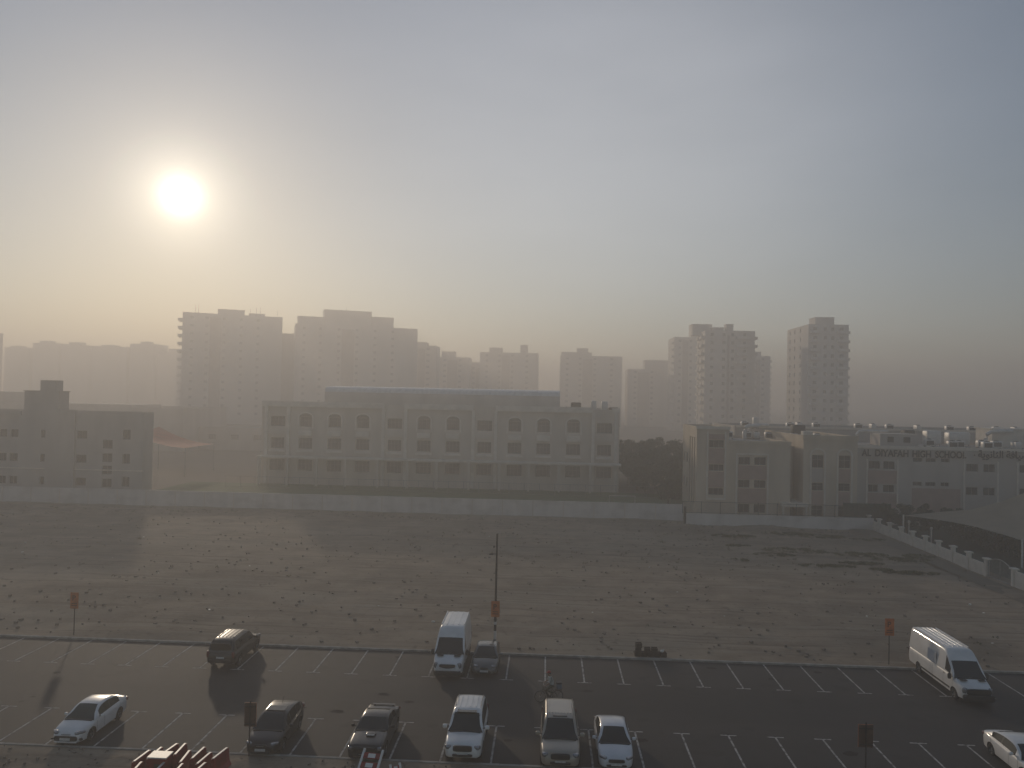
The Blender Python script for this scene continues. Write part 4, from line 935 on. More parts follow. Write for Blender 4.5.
    # roof extras
    if S.get('sunroof'):
        a, c, ww = S['sunroof']; b = MB(); b.box(a, c, -ww, ww, roof((a + c) / 2) - .02, roof((a + c) / 2) + .026, 'carglass'); b.build('sunroof', t)
    if S.get('rails'):
        a, c = S['rails']; ww = hw(0) * .945 - lean * (roof(0) - top(0)) - .07
        for s_ in (-1, 1):
            b = MB(); b.tube([(a, s_ * ww, roof(a) - .01), (a + .15, s_ * ww, roof(a) + .07), ((a + c) / 2, s_ * ww, roof((a + c) / 2) + .075), (c - .15, s_ * ww, roof(c) + .06), (c, s_ * ww, roof(c) - .01)], .022, S.get('railmat', 'steel'), 6); b.build('roof_rail', t, smooth=40)
    if S.get('ribs'):
        a, c, kk, ww = S['ribs']
        b = MB()
        for q in range(kk):
            y_ = -ww + 2 * ww * q / (kk - 1); b.box(a, c, y_ - .025, y_ + .025, roof((a + c) / 2) - .01, roof((a + c) / 2) + .034, P)
        b.build('roof_ribs', t)
    # wheels
    tm = None
    for ax in S['axles']:
        for s_ in (-1, 1):
            if tm is None:
                b = MB(); tw_ = S.get('tw', .22)
                b.lathe([(r * .62, -tw_ / 2), (r * .9, -tw_ / 2), (r, -tw_ * .36), (r, tw_ * .36), (r * .9, tw_ / 2), (r * .62, tw_ / 2), (r * .62, -tw_ / 2)], (0, 0, 0), (0, 1, 0), 'tyre', 24); tm = b.mesh('wheel', 40)
                b = MB(); b.lathe([(0, tw_ * .30), (r * .1, tw_ * .32), (r * .14, tw_ * .22), (r * .3, tw_ * .2), (r * .6, tw_ * .34), (r * .63, tw_ * .42), (r * .63, -tw_ * .4), (0, -tw_ * .4)], (0, 0, 0), (0, 1, 0), S.get('rim', 'rim'), 20)
                for q in range(5):
                    a = q * 2 * math.pi / 5; u = Vector((math.cos(a), 0, math.sin(a))); v = Vector((-math.sin(a), 0, math.cos(a)))
                    p0, p1 = u * r * .27, u * r * .6
                    b.poly([p0 + v * r * .17 + Vector((0, tw_ * .33, 0)), p0 - v * r * .17 + Vector((0, tw_ * .33, 0)), p1 - v * r * .2 + Vector((0, tw_ * .36, 0)), p1 + v * r * .2 + Vector((0, tw_ * .36, 0))], 'dark')
                rmm = b.mesh('rim', 35)
            wo = link(bpy.data.objects.new('wheel', tm), t); wo.location = (ax, s_ * (W - .13), r); wo.rotation_euler = (0, 0, 0 if s_ > 0 else math.pi)
            ro = link(bpy.data.objects.new('rim', rmm), wo)
    # lamps, grille, plates, mirrors, handles
    for s_ in (-1, 1):
        hx, hy, hz, sx, sy_, sz = S['head']; b = MB(); b.rbox((hx, s_ * hy, hz), (sx, sy_, sz), 'lamp', rz=-s_ * S.get('headyaw', .5), e=.55); b.build('headlight', t, smooth=50)
        hx, hy, hz, sx, sy_, sz = S['tail']; b = MB(); b.rbox((hx, s_ * hy, hz), (sx, sy_, sz), 'tail', rz=s_ * .25, e=.45); b.build('taillight', t, smooth=50)
        mx, mz = S['mirror']; b = MB(); ms = S.get('mirrorsize', (.12, .2, .15)); b.rbox((mx, s_ * (hw(mx) + ms[1] * .55), mz), ms, S.get('mirrormat', P), rz=s_ * .15, e=.6)
        b.tube([(mx, s_ * (hw(mx) * .9), mz - .05), (mx, s_ * (hw(mx) + .08), mz - .02)], .025, 'dark', 5); b.build('mirror', t, smooth=50)
        for hx in S.get('handles', ()):
            zz = top(hx) - .17; b = MB(); b.rbox((hx, s_ * (hw(hx) * .985), zz), (.2, .045, .035), S.get('handlemat', P), e=.5); b.build('door_handle', t)
        if S.get('trim'):
            a, c, z0_, z1_ = S['trim']; b = MB(); b.box(a, c, s_ * hw(0) - .012, s_ * hw(0) + .012, z0_, z1_, 'dark'); b.build('side_trim', t)
    for (nm, x_, y_, z_, sx, sy_, sz, mm) in S['front']:
        b = MB(); b.rbox((x_ + .045, y_, z_), (sx, sy_, sz), mm, e=.35); b.build(nm, t, smooth=45)
    for x_, z_ in ((Lh + .055, S['platez'][0]), (-Lh - .005, S['platez'][1])):
        b = MB(); b.box(x_ - .012, x_ + .012, -.26, .26, z_ - .06, z_ + .06, 'plate'); b.build('number_plate', t)
    # door seams
    b = MB()
    for x_ in S.get('seams', ()):
        for s_ in (-1, 1):
            zb_, zt_ = bot(x_) + .1, top(x_) - .05; w_ = hw(x_)
            for k_ in range(4):
                z0_, z1_ = zb_ + (zt_ - zb_) * k_ / 4, zb_ + (zt_ - zb_) * (k_ + 1) / 4
                b.poly([(x_ - .007, s_ * (w_ + .004), z0_), (x_ + .007, s_ * (w_ + .004), z0_), (x_ + .007, s_ * (w_ + .004), z1_), (x_ - .007, s_ * (w_ + .004), z1_)], 'dark')
    if b.f: b.build('door_seams', t)
    return t

def place(t, x, y, front_to_camera=True, tilt=0.0):
    t.location = (x, y, 0.004); t.rotation_euler = (0, 0, (-math.pi / 2 if front_to_camera else math.pi / 2) + tilt)

def sedan(P, L=4.42, W=1.74, H=1.47, **kw):
    h = L / 2
    S = dict(L=L, W=W, paint=P, wr=.31, axles=(-h + .98, h - .9),
        plan=[(-h, .72), (-h + .06, .84), (-h + .35, .955), (-h + 1.1, 1), (h - 1.2, 1), (h - .45, .93), (h - .12, .8), (h, .62)],
        deck=[(-h, .80), (-h + .05, .93), (-h + .2, .99), (-h + .7, 1.0), (0, .95), (h - 1.15, .92), (h - .6, .84), (h - .2, .72), (h, .55)],
        under=[(-h, .34), (-h + .2, .24), (-h + .6, .2), (h - .6, .2), (h - .2, .2), (h, .26)],
        gh=(-h + .42, -h + 1.25, h - 1.95, h - 1.12),
        roof=[(-h + .42, .985), (-h + .8, 1.2), (-h + 1.25, H - .07), (-h + 1.9, H), (h - 2.3, H - .005), (h - 1.95, H - .05), (h - 1.5, 1.17), (h - 1.12, .925)],
        side=[(-h + .95, -h + 1.75), (-h + 1.86, h - 1.62)], darkpillar=True, lean=.42,
        head=(h - .2, W * .355, .66, .42, .2, .13), headyaw=.75, tail=(-h + .12, W * .39, .82, .2, .28, .16), mirror=(h - 1.58, 1.0), handles=(-h + 1.35, .35),
        front=[('grille', h - .07, 0, .44, .12, .95, .2, 'dark'), ('bumper_lip', h - .05, 0, .27, .14, 1.1, .05, P)], platez=(.42, .7), seams=(-h + 1.0, .25, h - 1.3), crown=.03)
    S.update(kw); return S

def suv(P, L=4.8, W=1.9, H=1.86, **kw):
    h = L / 2
    S = dict(L=L, W=W, paint=P, wr=.38, axles=(-h + .98, h - .95), tw=.25,
        plan=[(-h, .82), (-h + .06, .92), (-h + .3, .98), (-h + 1, 1), (h - 1.1, 1), (h - .4, .96), (h - .1, .87), (h, .76)],
        deck=[(-h, .98), (-h + .1, 1.1), (-h + .4, 1.13), (0, 1.12), (h - 1.25, 1.1), (h - .6, 1.05), (h - .15, .96), (h, .8)],
        under=[(-h, .45), (-h + .3, .36), (h - .5, .34), (h - .1, .36), (h, .44)],
        gh=(-h + .08, -h + .42, h - 2.05, h - 1.28),
        roof=[(-h + .08, 1.1), (-h + .2, 1.5), (-h + .42, H - .09), (-h + .9, H - .01), (0, H), (h - 2.3, H - .03), (h - 2.05, H - .09), (h - 1.6, 1.38), (h - 1.28, 1.1)],
        side=[(-h + .5, -h + 1.2), (-h + 1.3, -.12), (-.02, h - 1.72)], darkpillar=True, lean=.22,
        head=(h - .15, W * .375, .86, .3, .3, .2), headyaw=.45, tail=(-h + .06, W * .43, 1.0, .14, .2, .42), mirror=(h - 1.62, 1.22), mirrorsize=(.14, .24, .2), handles=(-.6, .5),
        front=[('grille', h - .03, 0, .84, .12, .95, .28, 'dark'), ('lower_intake', h - .02, 0, .52, .1, 1.0, .12, 'dark')], platez=(.58, .8), seams=(-h + 1.25, -.07, h - 1.45), crown=.04)
    S.update(kw); return S

def van(P, L=5.9, W=2.0, H=2.72, **kw):
    h = L / 2
    S = dict(L=L, W=W, paint=P, wr=.35, axles=(-h + 1.05 + (L - 5.9) * .35, h - 1.02), tw=.23, rearglass=False,
        plan=[(-h, .95), (-h + .05, .99), (-h + .3, 1), (h - 1.3, 1), (h - .7, .97), (h - .25, .88), (h - .05, .76), (h, .66)],
        deck=[(-h, 1.4), (h - 1.6, 1.4), (h - 1.1, 1.34), (h - .7, 1.22), (h - .25, 1.05), (h - .06, .9), (h, .72)],
        under=[(-h, .42), (-h + .3, .38), (h - .5, .3), (h, .34)],
        gh=(-h + .02, -h + .06, h - 1.72, h - .98),
        roof=[(-h + .02, H - .06), (-h + .06, H - .02), (-h + .5, H), (h - 3.0, H), (h - 2.35, H - .04), (h - 1.95, H - .33), (h - 1.72, 2.14), (h - 1.3, 1.68), (h - .98, 1.3)],
        side=[(h - 2.1, h - 1.42)], inset=.988, lean=.1, tumble=.02,
        head=(h - .17, W * .375, .86, .26, .24, .34), headyaw=.55, tail=(-h + .03, W * .47, 1.1, .08, .12, .5), mirror=(h - 1.25, 1.35), mirrorsize=(.14, .22, .36), mirrormat='dark', handles=(h - 2.2,), handlemat='dark',
        front=[('grille', h - .03, 0, .82, .12, 1.1, .3, 'dark'), ('bumper', h - .05, 0, .45, .22, 1.7, .26, 'dark')], platez=(.45, .8), seams=(h - 2.25, h - 3.6, h - 1.15), crown=.03, trim=(-h + 1.6, h - 1.5, .52, .62))
    S.update(kw); return S

h = 2.21
c = make_car('sedan', 'white sedan with a black lower grille, first car from the left in the near row', 'car', sedan('p_white', glass='carglassgreen', head=(1.99, .62, .68, .5, .22, .15), front=[('grille', 2.13, 0, .43, .12, 1.2, .27, 'dark'), ('bumper_lip', 2.15, 0, .26, .12, 1.2, .05, 'p_white')]))
place(c, -23.9, 40.15)
b = MB(); b.rbox((h - .03, 0, .62), (.06, .5, .035), 'steel'); b.build('front_badge', c)
for s_ in (-1, 1): b = MB(); b.rbox((h - .13, s_ * .72, .38), (.16, .2, .1), 'dark', rz=-s_ * .6); b.build('fog_lamp', c)
c = make_car('hatchback', 'charcoal hatchback with a sunroof, parked beside the near brown sign', 'car', sedan('p_char', L=4.4, W=1.8, H=1.52,
    gh=(-2.2 + .1, -2.2 + .75, .28, 1.12), roof=[(-2.1, 1.02), (-1.85, 1.25), (-1.45, 1.42), (-.6, 1.52), (.0, 1.51), (.28, 1.45), (.75, 1.18), (1.12, .93)],
    side=[(-1.6, -.95), (-.85, .0), (.1, .62)], sunroof=(-.45, .15, .48), tail=(-2.1, .72, .95, .2, .24, .2), rim='rim', lean=.36,
    front=[('grille', 2.16, 0, .6, .1, .62, .14, 'dark'), ('grille_bar', 2.19, 0, .6, .06, .4, .03, 'steel'), ('lower_intake', 2.14, 0, .3, .14, 1.0, .14, 'dark')]))
place(c, -13.83, 39.88)
b = MB(); b.tube([(-.9, 0, 1.5), (-1.15, 0, 1.78)], .012, 'dark', 5); b.build('antenna', c)
c = make_car('muscle_coupe', 'black coupe with a hood scoop and twin round driving lamps, in the near row', 'car', sedan('p_navy', L=4.75, W=1.84, H=1.40, wr=.34,
    plan=[(-2.4, .82), (-2.3, .92), (-2.0, .98), (-1.2, 1), (1.2, .99), (2.0, .97), (2.32, .9), (2.4, .82)],
    deck=[(-2.4, .85), (-2.33, .98), (-2.1, 1.03), (-1.4, 1.02), (0, .98), (.9, .98), (1.7, .94), (2.3, .86), (2.4, .7)],
    gh=(-1.75, -.75, .12, .86), roof=[(-1.75, 1.03), (-1.2, 1.27), (-.75, 1.39), (-.3, 1.42), (.12, 1.37), (.5, 1.17), (.86, .99)],
    side=[(-1.15, -.62), (-.5, .45)], axles=(-1.42, 1.42), mirrormat='dark', mirror=(.55, 1.08), handles=(-.45,), glass='carglass', seams=(-.6, .75),
    head=(2.33, .72, .74, .14, .22, .16), headyaw=.1, tail=(-2.36, .62, .86, .08, .5, .16),
    front=[('grille', 2.35, 0, .72, .12, 1.15, .2, 'dark'), ('lower_intake', 2.33, 0, .42, .14, 1.1, .14, 'dark')]))
place(c, -8.62, 39.95)
for s_ in (-1, 1): b = MB(); b.lathe([(0, .05), (.075, .05), (.09, 0), (.09, -.06)], (2.40, s_ * .3, .72), (1, 0, 0), 'lamp', 14); b.build('driving_lamp', c)
b = MB(); b.rbox((1.35, .1, 1.03), (.42, .5, .1), 'p_navy', e=.5); sc1 = b.build('hood_scoop', c, smooth=40); b = MB(); b.box(1.52, 1.565, -.1, .3, 1.02, 1.07, 'plate'); b.build('scoop_mouth', sc1)
b = MB(); b.box(-2.3, -2.14, -.6, .6, 1.075, 1.1, 'p_navy'); sp1 = b.build('rear_spoiler', c)
for s_ in (-1, 1): b = MB(); b.box(-2.26, -2.14, s_ * .5 - .03, s_ * .5 + .03, 1.0, 1.073, 'p_navy'); b.build('spoiler_stay', sp1)
c = make_car('white_suv', 'white off-road wagon with roof rails and a dark sunroof, in the near row', 'car', suv('p_white', L=4.8, sunroof=(.0, .45, .5), rails=(-2.0, .5), railmat='steel', ribs=(-1.5, -.15, 4, .42)))
place(c, -3.83, 40.2)
b = MB(); b.rbox((2.42, 0, .85), (.04, .16, .12), 'steel'); b.build('front_badge', c)
for k in range(5): b = MB(); b.box(2.40, 2.43, -.32 + .16 * k - .02, -.32 + .16 * k + .02, .73, .95, 'steel'); b.build('grille_bar', c)
c = make_car('beige_suv', 'beige off-road wagon with a ribbed roof, in the near row behind the cyclist', 'car', suv('p_beige', L=5.0, W=1.96, H=1.92, glass='carglass', ribs=(-1.6, .05, 8, .55), sunroof=(.12, .36, .36), rails=(-2.1, .45), railmat='p_beige'))
place(c, .95, 39.9)
b = MB(); b.rbox((2.52, 0, .86), (.04, .34, .16), 'steel'); b.build('front_badge', c)
for s_ in (-1, 1): b = MB(); b.rbox((2.5, s_ * .34, .85), (.05, .1, .26), 'steel', rx=s_ * .4); b.build('grille_chrome', c)
c = make_car('white_saloon', 'plain white rounded saloon beside the beige wagon in the near row', 'car', sedan('p_pearl', L=4.5, W=1.78, H=1.47, front=[('grille', 2.2, 0, .56, .1, .8, .15, 'dark'), ('lower_intake', 2.18, 0, .34, .12, 1.0, .12, 'dark')]))
place(c, 3.68, 40.0)
b = MB(); b.rbox((2.24, 0, .6), (.04, .12, .1), 'steel'); b.build('front_badge', c)
c = make_car('sport_saloon', 'white saloon with dark side windows, half cut off by the lower right corner', 'car', sedan('p_white', L=4.6, W=1.82, H=1.42, mirror=(.65, 1.0)))
place(c, 24.2, 40.05)
c = make_car('dark_suv', 'black tall wagon seen from behind, its roof catching the sun, in the far row', 'car', suv('p_black', L=4.9, W=1.92, H=1.88, ribs=(-1.55, .1, 5, .5), rails=(-2.1, .5), railmat='dark'))
place(c, -20.85, 51.65, False)
b = MB(); b.rbox((-2.46, 0, .62), (.14, 1.5, .16), 'dark'); b.build('rear_bumper', c)
b = MB(); b.rbox((-2.44, 0, 1.5), (.05, 1.3, .5), 'carglass', ry=-.12, e=.4); b.build('rear_window', c)
c = make_car('compact_car', 'small dusty grey car squeezed between the high-roof van and the camera pole', 'car', sedan('p_grey', L=3.75, W=1.78, H=1.46,
    gh=(-1.8, -1.3, .05, .82), roof=[(-1.8, 1.0), (-1.6, 1.28), (-1.3, 1.4), (-.6, 1.46), (-.1, 1.45), (.05, 1.41), (.45, 1.2), (.82, .93)], side=[(-1.4, -.75), (-.65, .35)],
    deck=[(-1.875, .8), (-1.8, .98), (-1.5, 1.0), (0, .96), (.75, .93), (1.3, .84), (1.65, .72), (1.875, .5)], tail=(-1.83, .66, 1.0, .1, .2, .3), mirror=(.35, 1.02), seams=(-.7, .65), handles=(-.35,),
    head=(1.66, .58, .66, .3, .26, .16), front=[('grille', 1.83, 0, .6, .08, .5, .08, 'dark'), ('lower_intake', 1.8, 0, .34, .1, .9, .14, 'dark')]))
place(c, -3.75, 51.55)
c = make_car('delivery_van', 'white high-roof van facing the camera, beside the small grey car in the far row', 'van', van('p_white', L=5.9, ribs=(-2.8, .3, 5, .75), front=[('grille', 2.9, 0, .84, .1, 1.05, .26, 'dark'), ('bumper', 2.88, 0, .42, .22, 1.74, .3, 'dark')]))
place(c, -6.05, 52.0)
b = MB(); b.box(.76, .80, -.12, .12, 2.42, 2.54, 'dark'); b.build('roof_lamp', c)
b = MB(); b.tube([(2.92, -.62, .98), (2.97, -.5, .78), (2.98, 0, .66), (2.97, .5, .78), (2.92, .62, .98)], .03, 'p_white', 6); b.build('grille_surround', c, smooth=40)
for s_ in (-1, 1): b = MB(); b.box(2.12, 2.34, s_ * .55 - .2, s_ * .55 + .2, 1.29, 1.30 + .012, 'dark', rot=0); b.build('bonnet_vent', c)
c = make_car('panel_van', 'long white panel van with a grey side patch, parked over the kerb at right', 'van', van('p_white', L=6.95, ribs=(-3.3, .8, 6, .75),
    front=[('grille', 3.44, 0, .84, .1, 1.45, .36, 'dark'), ('bumper', 3.40, 0, .47, .24, 1.86, .42, 'dark')]))
place(c, 26.35, 51.5)
b = MB(); b.box(-.75, .3, -1.012, -.975, 1.42, 2.15, 'p_patch'); b.build('side_patch', c)
for s_ in (-1, 1): b = MB(); b.box(2.65, 2.87, s_ * .55 - .2, s_ * .55 + .2, 1.29, 1.31, 'dark'); b.build('bonnet_vent', c)
b = MB(); b.box(1.26, 1.30, -.1, .1, 2.42, 2.54, 'dark'); b.build('roof_lamp', c)

# ------------------------------------------------------------------ parking signs, camera pole
def sign(label, x, y, z0, z1, wd, front=True, xoff=0.0):
    t = empty('parking_sign', (x, y, 0), 0 if front else math.pi); tag(t, label, 'sign', 'parking signs along the kerbs')
    b = MB(); b.tube([(0, 0.03, 0), (0, 0.03, z1 + (0 if front else .12))], .035, 'darksteel', 8); b.build('post', t)
    b = MB(); b.box(-.12, .12, -.09, .15, 0, .03, 'darksteel'); b.build('base_plate', t)
    b = MB(); b.box(-wd / 2 + xoff, wd / 2 + xoff, -.03, -.008, z0, z1, 'orange'); p = b.build('sign_panel', t)
    b = MB(); b.box(-wd / 2 + xoff + .005, wd / 2 + xoff - .005, -.0075, -.001, z0 + .005, z1 - .005, 'signback'); b.build('panel_back', p)
    text_obj('P', .52, xoff - .17, -.034, z1 - .58, 'signdark', p, name='sign_symbol', ext=.002)
    b = MB(); b.box(-wd * .33 + xoff, wd * .33 + xoff, -.036, -.0305, z0 + .2, z0 + .26, 'signdark'); b.box(-wd * .33 + xoff, wd * .33 + xoff, -.036, -.0305, z0 + .34, z0 + .4, 'signdark'); b.build('sign_print', p)
    b = MB(); b.box(-wd * .45 + xoff, wd * .45 + xoff, -.002, .06, z0 + .12, z0 + .16, 'darksteel'); b.box(-wd * .45 + xoff, wd * .45 + xoff, -.002, .06, z1 - .2, z1 - .16, 'darksteel'); b.build('bracket', t)
    return t
sign('orange parking sign standing alone at the far kerb, farthest left', -34.1, 54.75, 2.03, 3.2, .6)
sign('orange parking sign at the far kerb beside the long panel van', 23.95, 54.75, 2.1, 3.28, .62)
sign('brown-backed parking sign in front of the charcoal hatchback', -14.4, 37.75, 1.5, 2.68, .6, front=False)
sign('brown-backed parking sign standing by the empty near stalls at right', 15.45, 37.7, 1.75, 2.83, .7, front=False)
t = empty('camera_pole', (-3.4, 54.7, 0)); tag(t, 'tall dark pole with a small camera and an orange sign, behind the grey car', 'pole')
b = MB(); b.tube([(0, 0, 0), (0, 0, 3.0), (0.01, 0, 8.35)], [.1, .085, .055], 'darksteel', 10); b.build('pole_shaft', t, smooth=40)
b = MB(); b.tube([(0, 0, 0.9), (0, 0, 1.5)], .102, 'whitesheet', 10); b.build('reflective_band', t); b = MB(); b.tube([(0, 0, 1.95), (0, 0, 2.15)], .1, 'whitesheet', 10); b.build('reflective_band', t)
b = MB(); b.box(-.3, .3, -.14, -.115, 2.5, 3.62, 'orange'); p = b.build('sign_panel', t)
text_obj('P', .52, -.17, -.145, 3.05, 'signdark', p, name='sign_symbol', ext=.002)
b = MB(); b.box(-.2, .2, -.147, -.1405, 2.7, 2.76, 'signdark'); b.box(-.2, .2, -.147, -.1405, 2.84, 2.9, 'signdark'); b.build('sign_print', p)
b = MB(); b.tube([(0, 0, 6.9), (-.28, -.1, 6.95)], .02, 'darksteel', 5); br = b.build('camera_arm', t)
b = MB(); b.rbox((-.38, -.16, 6.93), (.3, .13, .13), 'dark', rz=.4); b.build('camera', t, smooth=40)
b = MB(); b.tube([(0, 0, 7.4), (-.16, 0, 7.42)], .02, 'darksteel', 5); b.rbox((-.2, 0, 7.42), (.1, .1, .16), 'dark'); b.build('sensor', t)

# ------------------------------------------------------------------ crates by the far kerb
cr_pos = [(6.65, 54.62, 0), (7.1, 54.6, 0), (7.55, 54.62, 0), (8.0, 54.6, 0), (8.45, 54.64, 0), (6.7, 54.62, .3), (7.32, 54.6, .3), (7.82, 54.62, .3), (6.72, 54.62, .6)]
cl = ['bottom crate at the left end of the dark stack', 'second bottom crate from the left in the dark stack', 'middle crate of the bottom row in the dark stack', 'fourth bottom crate from the left in the dark stack', 'bottom crate at the right end of the dark stack', 'upper crate sitting on the left end of the dark stack', 'upper crate in the middle of the dark stack', 'rightmost upper crate of the dark stack', 'topmost crate of the dark stack at its left end']
t0 = None
for (x_, y_, z_), lb_ in zip(cr_pos, cl):
    if t0 is None:
        o = t0 = empty('crate')
        for s_ in (-1, 1):
            b = MB()
            for k in range(3): b.box(-.2, .2, s_ * .19 - .01, s_ * .19 + .01, .02 + k * .095, .10 + k * .095, 'crate')
            b.build('side_boards', t0)
            b = MB()
            for k in range(3): b.box(s_ * .2 - .01, s_ * .2 + .01, -.178, .178, .02 + k * .095, .10 + k * .095, 'crate')
            b.build('end_boards', t0)
        b = MB(); b.box(-.18, .18, -.17, .17, 0, .02, 'crate'); b.build('base_board', t0)
    else: o = copy_tree(t0)
    o.location = (x_, y_ + .1, z_ + .1 + (.0)); o.rotation_euler = (0, 0, random.uniform(-.12, .12)); tag(o, lb_, 'crate', 'dark crates stacked by the far kerb')
t = empty('plastic_bag', (8.35, 54.7, .41)); tag(t, 'pale crumpled bag lying on the dark crate stack', 'bag')
b = MB(); b.rbox((0, 0, .08), (.28, .22, .16), 'rubblewhite', e=.9); b.build('bag_body', t, smooth=60); b = MB(); b.rbox((.1, 0, .18), (.08, .08, .1), 'rubblewhite', e=1); b.build('bag_knot', t)

# ------------------------------------------------------------------ plastic barriers on the near dirt strip
def barrier(m='redplastic', L_=1.25):
    t = empty('road_barrier'); prof = [(-.26, 0), (-.26, .12), (-.13, .32), (-.08, .82), (-.06, .9), (.06, .9), (.08, .82), (.13, .32), (.26, .12), (.26, 0)]
    b = MB(); n = len(prof)
    for yy, k_ in ((-L_ / 2, 1), (-L_ / 2 + .04, 1.0), (L_ / 2 - .04, 1.0), (L_ / 2, 1)): b.v += [(p[0] * k_, yy, p[1]) for p in prof]
    k = b.mi(m)
    for i in range(3):
        for j in range(n): b.f.append((i * n + j, i * n + (j + 1) % n, (i + 1) * n + (j + 1) % n, (i + 1) * n + j)); b.m.append(k)
    b.f.append(tuple(range(n))); b.f.append(tuple(range(3 * n, 4 * n))); b.m += [k, k]
    b.build('shell', t, fix=True)
    for s_ in (-1, 1):
        b = MB(); b.box(-.05, .05, s_ * (L_ / 2 + .002), s_ * (L_ / 2 + .05), .15, .7, m); b.build('connector', t)
    b = MB(); b.box(-.045, .045, -L_ / 2 + .05, L_ / 2 - .05, .902, .93, 'whiteplastic_glint'); b.build('glint_strip', t)  # white strip painted as sunlight glancing along the barrier top
    return t
p0 = None
bsp = []
for i, (x_, y_, a, z_) in enumerate([(-18.65, 35.70, -.1, 0), (-18.20, 36.05, -.02, 0), (-17.70, 36.45, -.15, 0.02), (-17.20, 36.50, 0.05, 0.02), (-16.65, 35.85, .1, 0), (-16.20, 36.25, -.05, 0), (-15.70, 35.75, -.1, 0), (-15.15, 36.25, -.16, 0.02), (-18.30, 34.55, .1, 0), (-17.30, 34.85, .0, 0), (-16.40, 34.55, .05, 0), (-15.50, 34.75, -.1, 0)]):
    if p0 is None: o = p0 = barrier()
    else: o = copy_tree(p0)
    o.location = (x_, y_ - .22, z_ + .03); o.rotation_euler = (0, 0, a)
    tag(o, f'{ordn[i]} dusty red barrier with a pale top, counted from the left, front rank first' if i < 8 else f'{["left", "middle left", "middle right", "right"][i - 8]} one of the red barriers in the rear rank nearest the view', 'barrier', 'red plastic barriers on the dirt strip')
t = empty('cabinet', (-17.65, 35.25, 0)); tag(t, 'red utility box with a pale lit lid among the red barriers', 'box')
b = MB(); b.box(-.42, .42, -.3, .3, 0.0, 1.1, 'redplastic'); b.build('body', t); b = MB(); b.box(-.46, .46, -.34, .34, 1.102, 1.16, 'whiteplastic_glint'); b.build('lid', t)
b = MB(); b.box(-.12, .12, -.312, -.302, .6, .85, 'signback'); b.build('door_plate', t)
def striped_trestle(label, x, y, rz, wd, ht, lean_):
    t = empty('barrier_board', (x, y, 0.03), rz); tag(t, label, 'barrier board', 'red and white boards on the dirt strip'); t.rotation_euler = (lean_, 0, rz)
    for s_ in (-1, 1):
        b = MB(); b.box(s_ * wd / 2 - .05, s_ * wd / 2 + .05, -.04, .04, 0, ht, 'whiteplastic_glint'); b.build('upright', t)
    for k in range(4):
        z_ = ht * (.12 + .22 * k); b = MB(); b.box(-wd / 2 + .051, wd / 2 - .051, -.03, .03, z_, z_ + ht * .13, 'redplastic'); b.box(-wd * .2, wd * .2, -.034, -.031, z_ + .02, z_ + ht * .11, 'whiteplastic_glint'); b.build('rail_board', t)
striped_trestle('ladder-like red and white board leaning before the black coupe', -8.1, 34.75, -.12, .9, 2.1, -.95)
striped_trestle('small red and white board tip right of the ladder-like one', -6.45, 35.3, .5, .45, 1.1, -.7)

# ------------------------------------------------------------------ cyclist
BX, BY = 0.45, 46.15
t = empty('bicycle', (BX, BY, 0.004), math.pi + .18); tag(t, 'old bicycle with a rear carrier ridden past the beige wagon', 'bicycle')
wr = .34
for wx in (.56, -.5):
    b = MB(); prof = [(wr - .02 + .02 * math.cos(a_), .02 * math.sin(a_)) for a_ in [2 * math.pi * k / 8 for k in range(9)]]
    b.lathe(prof, (0, 0, 0), (0, 1, 0), 'tyre', 28); wo = b.build('wheel', t, smooth=60); wo.location = (wx, 0, wr)
    b = MB(); b.lathe([(wr - .045, -.012), (wr - .035, 0), (wr - .045, .012)], (0, 0, 0), (0, 1, 0), 'steel', 28); b.lathe([(0, -.05), (.03, -.05), (.03, .05), (0, .05)], (0, 0, 0), (0, 1, 0), 'steel', 8)
    for k in range(14): a_ = k * 2 * math.pi / 14; b.tube([(0, 0, 0), ((wr - .04) * math.cos(a_), 0, (wr - .04) * math.sin(a_))], .003, 'steel', 3, cap=False)
    b.build('rim', wo)
b = MB(); FR = 'darksteel'
for pts in ([(-.05, 0, .3), (-.17, 0, .84)], [(-.05, 0, .3), (.4, 0, .8)], [(-.15, 0, .78), (.38, 0, .86)], [(-.05, 0, .3), (-.5, 0, .34)], [(-.15, 0, .76), (-.5, 0, .34)]): b.tube(pts, .018, FR, 7)
b.build('frame', t, smooth=40)
b = MB(); b.tube([(.38, 0, .98), (.41, 0, .76), (.47, 0, .55), (.56, 0, .34)], .017, FR, 7); b.build('fork', t)
b = MB(); b.tube([(.22, -.27, 1.02), (.32, -.22, 1.05), (.37, 0, 1.0), (.32, .22, 1.05), (.22, .27, 1.02)], .013, 'steel', 7); b.build('handlebar', t, smooth=40)
b = MB(); b.rbox((-.19, 0, .9), (.27, .16, .07), 'dark', e=.7); b.build('saddle', t, smooth=50)
b = MB(); b.box(-.74, -.3, -.08, .08, .73, .75, FR); b.tube([(-.7, .07, .73), (-.5, .05, .34)], .008, FR, 5); b.tube([(-.7, -.07, .73), (-.5, -.05, .34)], .008, FR, 5); b.build('rear_carrier', t)
b = MB(); b.tube([(-.05, -.1, .3), (.07, -.12, .16)], .012, 'steel', 5); b.build('crank_arm', t); b = MB(); b.tube([(-.05, .1, .3), (-.17, .12, .44)], .012, 'steel', 5); b.build('crank_arm', t); b = MB(); b.lathe([(0, -.01), (.09, -.01), (.09, .01), (0, .01)], (-.05, -.07, .3), (0, 1, 0), 'steel', 14); b.build('chainring', t)
for s_, px_, pz_ in ((-1, .07, .15), (1, -.17, .45)): b = MB(); b.box(px_ - .05, px_ + .05, s_ * .16 - .045, s_ * .16 + .045, pz_ - .012, pz_ + .012, 'dark'); b.build('pedal', t)
